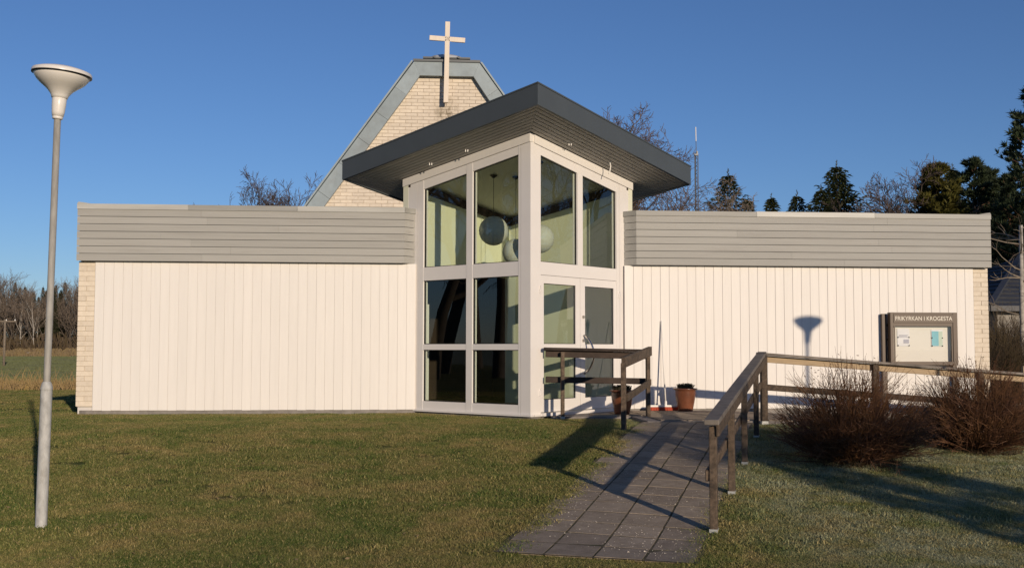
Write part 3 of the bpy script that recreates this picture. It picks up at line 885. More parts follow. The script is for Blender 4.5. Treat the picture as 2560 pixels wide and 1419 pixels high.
# ------------------------------------------------------------------ street lamps
def make_lamp(x, y, label, lean):
    r = empty('street_lamp', (x, y, terrain(x, y) - 0.02)); tag(r, label, 'street lamp', 'mushroom street lamps on the lawn')
    r.rotation_euler = (0, RAD(lean), 0)
    mb = MB(); mb.lathe([(0.0, 0), (0.052, 0.0), (0.052, 0.03), (0.0475, 0.04), (0.0475, 1.17), (0.0475, 1.178), (0.049, 1.18), (0.049, 1.20), (0.040, 1.235), (0.030, 1.25)], sides=20); mb.build('sleeve', M['sleeve'], r, True)
    mb = MB(); mb.lathe([(0.0285, 1.24), (0.0285, 3.53), (0.0, 3.53)], sides=16); mb.build('pole', M['pole'], r, True)
    h = empty('lamp_head', (0, 0, 3.50)); h.parent = r; h.rotation_euler = (RAD(1.0), RAD(3.6), 0)
    mb = MB(); mb.lathe([(0.0, 0.0), (0.042, 0.0), (0.044, 0.022), (0.036, 0.023)], sides=24); mb.build('collar', M['enamel'], h, True)
    mb = MB(); mb.lathe([(0.036, 0.022), (0.047, 0.024), (0.053, 0.06), (0.058, 0.12), (0.060, 0.18), (0.058, 0.184)], sides=28); mb.build('neck', M['enamel'], h, True)
    mb = MB(); mb.lathe([(0.058, 0.180), (0.066, 0.182), (0.070, 0.200), (0.083, 0.222), (0.105, 0.248), (0.135, 0.274), (0.170, 0.300), (0.200, 0.328), (0.222, 0.358), (0.232, 0.385), (0.230, 0.388)], sides=40); mb.build('bowl', M['enamel'], h, True)
    mb = MB(); mb.lathe([(0.20, 0.380), (0.246, 0.379), (0.2465, 0.388)], sides=40); mb.build('seal', M['black'], h, True)
    mb = MB(); mb.lathe([(0.2465, 0.388), (0.247, 0.402), (0.238, 0.418), (0.200, 0.432), (0.13, 0.450), (0.06, 0.458), (0.006, 0.460), (0.006, 0.475), (0.0, 0.476)], sides=40); mb.build('lid', M['enamel'], h, True)
    return r
make_lamp(-3.155, 9.693, 'white bowl-shaped lamp on a grey pole standing on the lawn beside the left wing', 0.8)
make_lamp(9.75, 9.60, 'white bowl-shaped lamp out of view whose shadow falls on the boarded wall', 0.0)

# ------------------------------------------------------------------ railings
def rail_beam(name, parent, a, b, w, h, mat, up=(0, 0, 1)):
    mb = MB(); mb.beam(Vector(a), Vector(b), w, h, up); return mb.build(name, mat, parent, bevel=0.006)
def rail_post(parent, x, y, z0, z1, w=0.062, d=0.09, shoe=True, rz=0.0):
    r = MB(); r.box(-w / 2, w / 2, -d / 2, d / 2, 0.0, z1 - z0)
    o = r.build('post', M['railwood'], parent, bevel=0.005); o.location = (x, y, z0); o.rotation_euler = (0, 0, rz)
    if shoe:
        m2 = MB(); m2.box(-w / 2 - 0.004, w / 2 + 0.004, -d / 2 - 0.004, d / 2 + 0.004, -0.10, 0.075)
        m2.build('post_shoe', M['shoe'], o)
    return o
rr = empty('ramp_railing', (0, 0, 0)); tag(rr, 'long weathered wooden railing climbing beside the paved path and along the right wing', 'railing')
P1, P5 = Vector((2.475, 9.15, 1.000)), Vector((4.95, 15.55, 1.545))
rz = -RAD(21.3)
for i in range(5):
    f_ = (0, 0.235, 0.475, 0.76, 1.0)[i]
    p = P1.lerp(P5, f_)
    x, y = p.x + 0.012, p.y + (0.03 if i == 0 else 0)
    rail_post(rr, x, y, terrain(x, y) - 0.02, p.z - 0.045 if i < 4 else p.z - 0.03, 0.062 if i < 4 else 0.085, 0.095, True, rz if i < 4 else 0)
d15 = (P5 - P1).normalized()
inner = Vector((-d15.y, d15.x, 0)).normalized()
rail_beam('top_rail', rr, P1 - d15 * 0.10, P5 + Vector((-0.012, -0.02, 0)), 0.125, 0.045, M['railtop'])
rail_beam('side_rail', rr, P1 - d15 * 0.04 + inner * -0.045 + Vector((0, 0, -0.075)), P5 + inner * -0.045 + Vector((0, -0.03, -0.075)), 0.028, 0.10, M['railwood'])
rail_beam('middle_rail', rr, P1 + inner * 0.05 + Vector((0, 0, -0.46)), P5 + inner * 0.05 + Vector((0, -0.05, -0.46)), 0.032, 0.095, M['railwood'])
xs = [5.0, 6.66, 8.26, 9.86, 11.46, 12.7]
def rtop(x): return 1.545 - 0.074 * (x - 5.0)
YR = 15.64
for i, x in enumerate(xs[1:]):
    rail_post(rr, x, YR, ramp_right(x, YR) - 0.25, rtop(x) - 0.03, 0.085, 0.07, True)
rail_beam('top_rail', rr, (4.90, YR, rtop(4.9) - 0.012), (12.9, YR, rtop(12.9) - 0.012), 0.13, 0.036, M['railtop'])
rail_beam('side_rail', rr, (5.04, YR + 0.052, rtop(5.04) - 0.082), (12.9, YR + 0.052, rtop(12.9) - 0.082), 0.028, 0.098, M['raillight'])
rail_beam('middle_rail', rr, (5.04, YR + 0.052, rtop(5.04) - 0.49), (12.9, YR + 0.052, rtop(12.9) - 0.49), 0.032, 0.09, M['railwood'])

lr = empty('landing_railing', (0, 0, 0)); tag(lr, 'short L-shaped dark wooden railing in front of the glazed doors', 'railing')
A0, C0, B0 = Vector((1.93, 16.86, 1.605)), Vector((3.55, 16.86, 1.575)), Vector((2.79, 14.80, 1.425))
rail_post(lr, 2.21, 16.80, 0.50, 1.56, 0.055, 0.075, True)
rail_post(lr, 3.52, 16.72, 0.50, 1.56, 0.06, 0.09, True)
rail_post(lr, 2.775, 14.78, 0.42, 1.415, 0.06, 0.095, True, rz)
dBC = (B0 - C0).normalized()
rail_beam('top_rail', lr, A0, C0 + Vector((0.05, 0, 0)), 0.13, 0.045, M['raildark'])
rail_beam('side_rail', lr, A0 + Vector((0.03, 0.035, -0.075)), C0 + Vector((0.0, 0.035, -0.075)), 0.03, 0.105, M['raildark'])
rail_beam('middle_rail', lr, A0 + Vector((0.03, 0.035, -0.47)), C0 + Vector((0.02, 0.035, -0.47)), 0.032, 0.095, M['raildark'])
rail_beam('top_rail', lr, C0 + Vector((0.02, -0.07, -0.002)), B0 + dBC * 0.06, 0.06, 0.14, M['railwood'])
rail_beam('middle_rail', lr, C0 + Vector((0.03, -0.03, -0.48)), B0 + Vector((0.035, 0, -0.48)), 0.032, 0.10, M['railwood'])

# ------------------------------------------------------------------ flower pots and broom
def make_pot(x, y, label, rz):
    z = ramp_right(x, y) + 0.036
    r = empty('flower_pot', (x, y, z), rz); tag(r, label, 'flower pot', 'terracotta pots by the entrance')
    mb = MB(); mb.lathe([(0.0, 0.03), (0.115, 0.0), (0.118, 0.0), (0.128, 0.05), (0.155, 0.18), (0.168, 0.27), (0.170, 0.33), (0.172, 0.345), (0.195, 0.352), (0.200, 0.365), (0.196, 0.378), (0.172, 0.380), (0.160, 0.372), (0.155, 0.33), (0.15, 0.30)], sides=36)
    mb.build('pot', M['terracotta'], r, True)
    mb = MB(); mb.lathe([(0.162, 0.345), (0.12, 0.375), (0.06, 0.39), (0.0, 0.392)], sides=20); mb.build('soil', M['soil'], r, True)
    rr_ = random.Random(int(x * 100)); mb = MB()
    for i in range(520):
        a = rr_.uniform(0, 2 * PI); q = 0.125 * math.sqrt(rr_.random()); b = Vector((q * math.cos(a), q * math.sin(a), 0.36))
        d = Vector((math.cos(a) * q * 3 + rr_.gauss(0, 0.25), math.sin(a) * q * 3 + rr_.gauss(0, 0.25), 1)).normalized()
        L = rr_.uniform(0.04, 0.105); w = Vector((-math.sin(a + rr_.uniform(-1, 1)), math.cos(a), 0)) * 0.006
        mb.face([b - w, b + w, b + d * L + w * 0.8, b + d * L - w * 0.8])
    mb.build('heather', M['heather'], r)
    return r
make_pot(3.22, 17.28, 'terracotta pot half behind the landing railing post', 0.3)
make_pot(4.42, 18.02, 'terracotta pot standing free by the boarded wall beside the broom', 1.7)

br = empty('broom', (4.10, 18.20, ramp_right(4.1, 18.2) + 0.036)); tag(br, 'white broom with red bristles leaning on the wall beside a pot', 'broom')
mb = MB(); mb.tube([(0.03, 0.0, 0.10), (0.015, 0.245, 1.50)], 0.012, 8); mb.build('handle', M['whiteplastic'], br, True)
mb = MB(); mb.box(-0.24, 0.24, -0.035, 0.035, 0.062, 0.092); mb.lathe([(0.022, 0.09), (0.02, 0.16)], (0.03, 0.0, 0), 10); mb.build('broom_head', M['whiteplastic'], br)
mb = MB()
for i in range(40):
    for j in range(4):
        x = -0.23 + 0.46 * i / 39; y = -0.028 + 0.056 * j / 3
        mb.beam((x, y, 0.062), (x + rnd.uniform(-.006, .006), y * 1.5 + rnd.uniform(-.006, .006), 0.002), 0.010, 0.010, (0, 1, 0))
mb.build('bristles', M['red'], br)

# ------------------------------------------------------------------ notice board
nbd = empty('notice_board', (8.65, 18.36, ramp_right(8.65, 18.3) - 0.1)); tag(nbd, 'brown glazed notice board on two legs with white capital letters', 'notice board')
NO = -nbd.location
def npart(mb, name, mat, parent=None, **k):
    o = mb.build(name, mat, parent if parent is not None else nbd, **k)
    if parent is None: o.location = NO
    return o
x0, x1, z0, z1 = 8.055, 9.245, 1.335, 2.236
yf, yb = 18.25, 18.37
mb = MB()
mb.box(x0, x0 + 0.055, yf, yb, z0, z1); mb.box(x1 - 0.075, x1, yf, yb, z0, z1)
mb.box(x0 + 0.055, x1 - 0.075, yf, yb, z0, z0 + 0.06); mb.box(x0 + 0.055, x1 - 0.075, yf + 0.004, yb, z1 - 0.035, z1)
frame = npart(mb, 'frame', M['boardframe'], bevel=0.003)
mb = MB(); mb.box(x0 + 0.057, x1 - 0.077, yf - 0.008, yb - 0.01, z1 - 0.175, z1 - 0.037); header = npart(mb, 'header', M['boardframe'])
mb = MB(); mb.box(x0 + 0.057, x1 - 0.077, yf + 0.012, yf + 0.03, z1 - 0.235, z1 - 0.178); npart(mb, 'rail', M['boardframe'])
mb = MB(); mb.box(x0 + 0.055, x1 - 0.075, yb - 0.02, yb, z0 + 0.06, z1 - 0.178); npart(mb, 'backing', M['pinboard'])
mb = MB(); mb.box(x0 + 0.07, x0 + 0.09, yf + 0.014, yf + 0.03, z0 + 0.06, z1 - 0.236); mb.box(x1 - 0.100, x1 - 0.078, yf + 0.014, yf + 0.03, z0 + 0.06, z1 - 0.236)
npart(mb, 'door_frame', M['boardframe'])
mb = MB(); mb.face([(x0 + 0.09, yf + 0.022, z0 + 0.06), (x1 - 0.1, yf + 0.022, z0 + 0.06), (x1 - 0.1, yf + 0.022, z1 - 0.236), (x0 + 0.09, yf + 0.022, z1 - 0.236)]); npart(mb, 'pane', M['clearglass'])
zg = ramp_right(8.65, 18.3) - 0.15
for xa, xb in ((7.965, 8.045), (9.215, 9.29)):
    mb = MB(); mb.box(xa, xb, 18.375, 18.44, zg, 2.215); npart(mb, 'leg', M['boardframe'])
mb = MB()
for z in (1.75, 2.0): mb.box(8.046, 9.214, 18.372, 18.40, z, z + 0.04)
npart(mb, 'crosspiece', M['boardframe'])
cu = bpy.data.curves.new('lettering', 'FONT'); cu.body = 'FRIKYRKAN I KROGESTA'; cu.size = 0.1; cu.extrude = 0.002; cu.align_x = 'CENTER'; cu.align_y = 'CENTER'
to = bpy.data.objects.new('lettering_curve', cu); COL.objects.link(to)
bpy.context.view_layer.update()
dg = bpy.context.evaluated_depsgraph_get()
tme = bpy.data.meshes.new_from_object(to.evaluated_get(dg)); tme.name = 'lettering'
bpy.data.objects.remove(to)
tme.materials.clear(); tme.materials.append(M['cream'])
wx = max(v.co.x for v in tme.vertices) - min(v.co.x for v in tme.vertices)
lb_ = bmesh.new(); lb_.from_mesh(tme); left = set(lb_.verts)
while left:
    st = [next(iter(left))]; isl = set(st)
    while st:
        v = st.pop()
        for e_ in v.link_edges:
            w_ = e_.other_vert(v)
            if w_ not in isl: isl.add(w_); st.append(w_)
    left -= isl; idx = {v: k for k, v in enumerate(isl)}
    fs_ = {f for v in isl for f in v.link_faces}
    lm = bpy.data.meshes.new('letter'); lm.from_pydata([tuple(v.co) for v in isl], [], [[idx[v] for v in f.verts] for f in fs_]); lm.materials.append(M['cream'])
    put('letter', lm, header, ((x0 + x1) / 2 - 0.008, yf - 0.0105, z1 - 0.107), (PI / 2, 0, 0), (1.01 / wx, 1.0, 1.0))
lb_.free()
# papers pinned inside
def paper(name, xa, xb, za, zb, label, blocks, mat):
    r = empty(name, ((xa + xb) / 2, yb - 0.028, zb)); tag(r, label, 'notice')
    o = MB(); n = 6
    pts = []
    w, h = xb - xa, za - zb
    for i in range(n):
        f0, f1 = i / n, (i + 1) / n
        bow = lambda f: -0.006 * math.sin(f * PI * 2) ** 2
        o.hexa([(-w / 2, bow(f0), h * f0), (w / 2, bow(f0), h * f0), (w / 2, bow(f0) + .001, h * f0), (-w / 2, bow(f0) + .001, h * f0), (-w / 2, bow(f1), h * f1), (w / 2, bow(f1), h * f1), (w / 2, bow(f1) + .001, h * f1), (-w / 2, bow(f1) + .001, h * f1)])
    o.build('sheet', mat, r)
    for (u0, u1, v0, v1, mm) in blocks:
        b = MB(); b.box(-w / 2 + u0 * w, -w / 2 + u1 * w, -0.0085, -0.0075, h * (1 - v0), h * (1 - v1)); b.build('print', mm, r)
    for (u, v) in ((0.05, 0.97), (0.95, 0.97), (0.05, 0.5), (0.95, 0.5)):
        b = MB(); b.lathe([(0.0, -0.006), (0.011, -0.004), (0.011, 0.002), (0.0, 0.003)], (0, 0, 0), 8); q = b.build('pin', M['black'], r, True); q.location = (-w / 2 + u * w, -0.012, h * (1 - v)); q.rotation_euler = (PI / 2, 0, 0)
    return r
paper('pinned_sheet', 8.213, 8.43, 1.962, 1.66, 'white sheet with grey print pinned at the left inside the notice board', [(0.5, 0.95, 0.62, 0.84, M['print']), (0.15, 0.85, 0.36, 0.39, M['print']), (0.15, 0.8, 0.42, 0.45, M['print']), (0.15, 0.85, 0.48, 0.51, M['print'])], M['paper'])
paper('pinned_sheet', 8.82, 9.025, 1.947, 1.655, 'pale blue printed sheet pinned at the right inside the notice board', [(0.04, 0.62, 0.1, 0.97, M['blueprint']), (0.62, 0.97, 0.1, 0.97, M['paleprint'])], M['paper'])

# ------------------------------------------------------------------ inside the porch: paper globes and a display banner
def globe(x, y, z, r, label):
    e_ = empty('pendant_lamp', (x, y, z)); tag(e_, label, 'pendant lamp', 'round paper lamps hanging in the porch')
    mb = MB(); prof = []
    n = 26
    for i in range(n + 1):
        t = PI * i / n
        k = 1.0 + (0.012 if i % 2 else -0.008)
        prof.append((max(0.0005, r * math.sin(t) * k), -r * math.cos(t)))
    mb.lathe(prof, sides=32); mb.build('shade', M['lampshade'], e_, True)
    top = zs(y) - 0.015 - z
    mb = MB(); mb.tube([(0, 0, r * 0.98), (0, 0, top)], 0.004, 5); mb.build('cord', M['black'], e_)
    mb = MB(); mb.lathe([(0.0, top - 0.05), (0.012, top - 0.05), (0.06, top - 0.012), (0.06, top)], sides=16); mb.build('ceiling_rose', M['black'], e_, True)
globe(1.259, 18.45, 3.587, 0.247, 'grey paper globe highest in the left upper panes of the porch')
globe(1.640, 18.50, 3.235, 0.225, 'paper globe cut by the corner post seen through left panes')
globe(1.975, 17.85, 3.400, 0.235, 'pale paper globe seen through the right upper panes of the porch')
bn = empty('display_banner', (-0.03, 18.78, 0.605), RAD(-12)); tag(bn, 'upright display banner with dark photos just inside the lower left panes', 'banner')
mb = MB(); mb.box(-0.42, 0.22, -0.005, 0.005, 0.08, 1.75); mb.build('panel', M['paper'], bn)
mb = MB(); mb.box(-0.42, 0.22, -0.06, 0.06, 0.0, 0.07); mb.build('base', M['darkmetal'], bn)
for (u0, u1, v0, v1) in ((-0.02, 0.16, 0.55, 0.68), (-0.02, 0.16, 0.38, 0.50), (-0.2, -0.06, 0.48, 0.62), (-0.30, 0.1, 0.88, 0.90), (-0.30, 0.1, 0.94, 0.96), (-0.1, 0.1, 1.45, 1.60)):
    mb = MB(); mb.box(u0, u1, -0.008, -0.006, v0, v1); mb.build('photo', M['gasket'], bn)
for (u, v, r) in ((0.05, 1.05, 0.07), (-0.1, 0.2, 0.04)):
    mb = MB(); mb.tube([(u, -0.006, v), (u, -0.008, v)], r, 18); mb.build('emblem', M['gasket'], bn)

# ------------------------------------------------------------------ vegetation builders
def wander(rg, p, d, L, n, wob, up):
    pts = [p.copy()]; d = d.normalized()
    for i in range(n):
        d = (d + Vector((rg.gauss(0, wob), rg.gauss(0, wob), rg.gauss(0, wob) + up))).normalized()
        p = p + d * (L / n); pts.append(p.copy())
    return pts
def bare_tree_meshes(seed, H, r0, clear, spread, counts, thin=0.010, bark='bark', twig='twig', wob=0.16, up=0.05, leader=True, inner=(0.5, 0.62)):
    rg = random.Random(seed); T = MB(); Cn = MB()
    def branch(p, d, L, r, lev):
        n = (7, 6, 4, 3, 2)[min(lev, 4)]
        pts = wander(rg, p, d, L, n, wob * (0.4 if lev == 0 else 1.0), up * (0.3 if lev == 0 else 1))
        rads = [max(thin * 0.7, r * (1 - 0.72 * i / n)) for i in range(n + 1)]
        (T if lev <= 1 else Cn).tube(pts, rads, (9, 6, 4, 3, 3)[min(lev, 4)], cap=False)
        if lev >= len(counts): return
        c = counts[lev]
        for i in range(c):
            f = (clear + (1 - clear) * (i + rg.random()) / c) if lev == 0 else (0.22 + 0.78 * (i + rg.random()) / c)
            f = min(f, 0.999); k = f * n; a = int(k); q = pts[a].lerp(pts[a + 1], k - a)
            ax = (pts[a + 1] - pts[a]).normalized()
            o = ax.orthogonal().normalized(); o.rotate(Matrix.Rotation(rg.uniform(0, 2 * PI), 3, ax))
            ang = rg.uniform(0.55, 1.1) * spread
            dd = ax * math.cos(ang) + o * math.sin(ang)
            rr_ = rads[a] * rg.uniform(0.45, 0.65)
            LL = L * rg.uniform(*inner) * (1.15 - 0.5 * f if lev == 0 else 1.1 - 0.45 * f)
            branch(q, dd, LL, max(thin, rr_), lev + 1)
    branch(Vector((0, 0, -0.2)), Vector((rg.gauss(0, 0.03), rg.gauss(0, 0.03), 1)), H, r0, 0)
    return T.mesh('trunk', M[bark], True), Cn.mesh('crown', M[twig])
def tree(name, meshes, loc, label, cat='tree', group=None, rz=0.0, sc=1.0, sz_=None):
    r = empty(name, loc, rz); r.scale = (sc, sc, sz_ or sc); tag(r, label, cat, group)
    for nme, me in zip(('trunk', 'crown'), meshes):
        put(nme, me, r)
    return r
def spruce_meshes(seed, H, R, mat='spruce', dens=1.0, droop=0.25, base=0.06, shape=0.85, ragged=0.25):
    rg = random.Random(seed); T = MB(); F = MB()
    T.tube([(0, 0, -0.2), (0, 0, H * 0.5), (0, 0, H)], [0.022 * H * 0.55, 0.012 * H * 0.55, 0.01], 7)
    z = H * base
    while z < H * 0.995:
        f = z / H
        rad = R * (1 - f) ** shape * rg.uniform(1 - ragged, 1 + ragged * 0.6) + 0.05
        nb_ = max(5, int((7 + 4 * (1 - f)) * dens))
        a0 = rg.uniform(0, 2 * PI)
        for i in range(nb_):
            a = a0 + 2 * PI * i / nb_ + rg.gauss(0, 0.18); L = rad * rg.uniform(0.7, 1.1)
            d = Vector((math.cos(a), math.sin(a), 0)); s = Vector((-d.y, d.x, 0))
            upk = 0.22 * f - droop * (1 - f)
            k = max(3, int(L / 0.15))
            for j in range(1, k + 1):
                q = j / k
                c = d * (L * q) + Vector((0, 0, z + L * (upk * q + 0.18 * q * q) + rg.gauss(0, 0.03)))
                w = 0.16 + 0.22 * (1 - q) * min(1, L)
                for sg in (-1, 1):
                    tip = c + s * (sg * w * rg.uniform(0.7, 1.2)) + d * (0.16 + 0.05 * rg.random()) + Vector((0, 0, -0.10 * rg.random() - 0.02))
                    b0 = c - d * 0.05; b1 = c + d * 0.05 + Vector((0, 0, 0.03))
                    F.face([b0, tip, b1])
                if rg.random() < 0.8:
                    F.face([c - s * 0.05, c + s * 0.05, c + d * 0.05 + Vector((rg.gauss(0, .04), rg.gauss(0, .04), -0.22 * rg.uniform(0.6, 1.3) * (1 - 0.5 * f)))])
            tip = d * (L + 0.14) + Vector((0, 0, z + L * (upk + 0.2)))
            c = d * L * 0.9 + Vector((0, 0, z + L * (upk + 0.14)))
            F.face([c - s * 0.04, tip, c + s * 0.04]); F.face([c - Vector((0, 0, 0.04)), tip, c + Vector((0, 0, 0.04))])
        z += rg.uniform(0.13, 0.21) * (0.8 + 0.5 * (1 - f))
    for i in range(26):      # pointed leader
        zz = H * (0.955 + 0.075 * i / 26); a = rg.uniform(0, 2 * PI); d = Vector((math.cos(a), math.sin(a), 0.9)) * (0.17 * (1 - i / 30) + 0.03)
        F.face([(0, 0, zz - 0.06), (0, 0, zz + 0.02), (d.x, d.y, zz + d.z)])
    T.tube([(0, 0, H * 0.97), (0, 0, H * 1.035)], [0.014, 0.005], 4)
    return T.mesh('trunk', M['bark'], True), F.mesh('crown', M[mat])
def tuft(F, rg, c, d, n, L, w):
    d = d.normalized()
    for i in range(n):
        q = (d + Vector((rg.gauss(0, 0.6), rg.gauss(0, 0.6), rg.gauss(0, 0.6) + 0.25))).normalized()
        s = q.cross(Vector((rg.gauss(0, 1), rg.gauss(0, 1), rg.gauss(0, 1)))).normalized() * w
        F.face([c - s, c + s, c + q * (L * rg.uniform(0.7, 1.2))])
def pine_meshes(seed, H, R, n_t=520, mat='pine', low=0.25, top=1.0, tl=0.24, tw=0.03, nt_=11, round_=0.6, clump=5):
    rg = random.Random(seed); T = MB(); F = MB()
    T.tube([(0, 0, -0.2), (0.05, 0.03, H * 0.5), (0, 0, H * 0.985)], [0.014 * H, 0.009 * H, 0.012], 7)
    nl = n_t // clump // 2
    for i in range(nl):
        f = low + (1 - low) * (i + rg.random()) / nl
        rad = R * max(0.04, (1 - f) ** round_) * rg.uniform(0.55, 1.12)
        a = rg.uniform(0, 2 * PI); d = Vector((math.cos(a), math.sin(a), 0.25 + 0.5 * f)).normalized()
        p0 = Vector((0, 0, H * f - 0.25 * rad)); p1 = p0 + d * rad + Vector((0, 0, 0.1 * rad))
        T.tube([p0, p0.lerp(p1, 0.6) + Vector((0, 0, -0.05)), p1], [0.02 + 0.02 * (1 - f), 0.018, 0.008], 4, cap=False)
        for j in range(2 * clump):
            q = 0.35 + 0.65 * math.sqrt(rg.random())
            c = p0.lerp(p1, q) + Vector((rg.gauss(0, 0.16), rg.gauss(0, 0.16), rg.gauss(0, 0.10))) * min(1.0, rad)
            tuft(F, rg, c, d + Vector((0, 0, 0.5)), nt_, tl, tw)
    return T.mesh('trunk', M['pinebark'], True), F.mesh('crown', M[mat])

# ------------------------------------------------------------------ trees behind the building
def gz(x, y): return terrain(x, y) - 0.05
sp_a = spruce_meshes(11, 11.2, 3.5, ragged=0.40, shape=0.80)
sp_b = spruce_meshes(12, 10.6, 2.8, ragged=0.4, shape=0.80)
sp_c = spruce_meshes(13, 11.6, 4.7, ragged=0.32, shape=0.80)
tree('spruce_tree', sp_a, (15.8, 55, gz(15.8, 55)), 'narrow dark spruce nearest the radio mast, right of the bare oak', 'tree', 'spruces behind the right wing', 0.3, 1.12, 0.975)
tree('spruce_tree', sp_b, (17.15, 56, gz(17, 56)), 'small thin spruce close to the right of the spruce by the mast', 'tree', 'spruces behind the right wing', 1.3, 0.92)
tree('spruce_tree', sp_b, (18.4, 56, gz(18, 56)), 'lone small spruce top in the open gap of sky', 'tree', 'spruces behind the right wing', 4.0, 0.93)
tree('spruce_tree', sp_a, (19.6, 55.5, gz(19, 55)), 'blunt-topped dark spruce left of the tallest pointed spruce', 'tree', 'spruces behind the right wing', 2.2, 0.89)
tree('spruce_tree', sp_c, (21.55, 55, gz(21, 55)), 'broad pointed spruce left of the bare round-crowned tree', 'tree', 'spruces behind the right wing', 0.0, 1.03, 0.985)
tree('spruce_tree', sp_a, (20.4, 54.2, gz(20, 54)), 'shorter spruce leaning against the left side of the broad pointed spruce', 'tree', 'spruces behind the right wing', 1.7, 1.0, 0.90)
tree('spruce_tree', sp_a, (22.15, 56.2, gz(22, 56)), 'second slimmer peak just behind the broad pointed spruce', 'tree', 'spruces behind the right wing', 5.0, 1.01)
b_round = bare_tree_meshes(23, 6.4, 0.22, 0.25, 0.95, (12, 9, 8, 5), 0.010, 'bark', 'twig', 0.17, 0.05)
tree('bare_tree', b_round, (21.9, 49, gz(22, 49)), 'bare round-crowned tree between the broad spruce and the olive conifer', 'tree', None, 0.5, 1.24)
tree('bare_tree', bare_tree_meshes(22, 6.6, 0.2, 0.25, 0.8, (8, 7, 5, 4), 0.010), (23.4, 51.0, gz(23, 51)), 'bare tree partly hidden behind the olive-green conifer', 'tree', None, 2.0, 1.02)
golden = pine_meshes(31, 10.2, 2.35, 2000, 'golden', 0.12, 1.0, 0.30, 0.05, 11, 0.55, 6)
tree('olive_conifer', golden, (23.25, 47.5, gz(23, 48)), 'dense rounded olive-green conifer with a small pointed top', 'tree', None, 0.0, 1.28, 1.0)
tree('spruce_tree', sp_b, (27.8, 55, gz(28, 55)), 'narrow blackish spruce between the olive conifer and the pines', 'tree', 'spruces behind the right wing', 0.9, 1.15, 1.07)
pn_a = pine_meshes(32, 11.0, 2.3, 1100, 'pine', 0.18, 1.0, 0.28, 0.04, 11, 0.55)
pn_b = pine_meshes(33, 12.6, 2.5, 1200, 'pine', 0.15, 1.0, 0.28, 0.04, 11, 0.6)
tree('pine_tree', pn_a, (26.3, 50, gz(26, 50)), 'pine with twin tips left of the other pines behind the right wing', 'tree', 'pines behind the right wing', 0.0, 1.3, 0.995)
tree('pine_tree', pn_a, (27.3, 50.5, gz(27, 50)), 'pine with a broad blunt top in the middle of the pines', 'tree', 'pines behind the right wing', 2.6, 1.3, 0.96)
tree('pine_tree', pn_a, (28.6, 51.5, gz(28, 51)), 'shaded pine standing between the blunt pine and the tall edge pine', 'tree', 'pines behind the right wing', 4.1, 1.2, 0.93)
tree('pine_tree', pn_b, (25.9, 44.5, gz(26, 44)), 'tallest dark pine at the right edge of the picture', 'tree', 'pines behind the right wing', 1.0, 1.12, 1.04)
tree('pine_tree', pn_a, (26.9, 48.0, gz(27, 48)), 'dark pine in the gap left of the tallest edge pine', 'tree', 'pines behind the right wing', 5.2, 1.0, 0.90)
tree('spruce_tree', sp_c, (25.3, 52.5, gz(25, 52)), 'dark spruce filling the gap under the pine with twin tips', 'tree', 'spruces behind the right wing', 2.0, 0.80)
tree('spruce_tree', sp_c, (27.6, 47.5, gz(27, 47)), 'dark spruce standing low between the pines and the neighbour house', 'tree', 'spruces behind the right wing', 3.0, 0.78)
tree('spruce_tree', sp_c, (29.8, 48.5, gz(29, 48)), 'dark spruce low behind the house roof at the right edge', 'tree', 'spruces behind the right wing', 4.4, 0.82)
oak = bare_tree_meshes(41, 8.2, 0.36, 0.22, 0.95, (12, 8, 8, 6), 0.012, 'bark', 'twig', 0.24, 0.05, inner=(0.52, 0.66))
tree('bare_oak', oak, (9.75, 47, gz(11, 47)), 'wide bare oak rising behind the right corner of the porch roof', 'tree', None, 0.9, 1.12)
tree('bare_tree', bare_tree_meshes(42, 6.4, 0.24, 0.2, 1.0, (10, 7, 6, 4), 0.012, 'bark', 'twigpale', 0.22, 0.02), (13.1, 46, gz(13, 46)), 'low bare tree in front of the mast, beside the oak', 'tree', None, 3.1, 1.05)
lt1 = bare_tree_meshes(51, 8.0, 0.22, 0.3, 0.72, (8, 7, 5, 4), 0.012, 'bark', 'twig', 0.2, 0.05)
lt2 = bare_tree_meshes(52, 8.0, 0.2, 0.3, 0.66, (8, 6, 6, 4), 0.012, 'bark', 'twig', 0.2, 0.06)
for i, (m_, x, y, rz_, s_, lb) in enumerate(((lt1, -9.1, 60, 0.0, 0.99, 'leftmost of the bare treetops above the left wing'), (lt2, -7.7, 61, 1.0, 1.05, 'taller bare treetop in the middle of the group above the left wing'),
                                           (lt1, -6.8, 60, 2.5, 1.05, 'bare treetop right of the middle one in the group by the gable'), (lt2, -5.6, 60.5, 4.0, 1.04, 'bare treetop half behind the slope of the brick gable'),
                                           (lt1, -4.2, 62, 5.0, 0.95, 'bare treetop fully masked behind the sloping gable roof'))):
    tree('bare_tree', m_, (x, y, gz(x, y)), lb, 'tree', 'bare trees behind the left wing', rz_, s_)

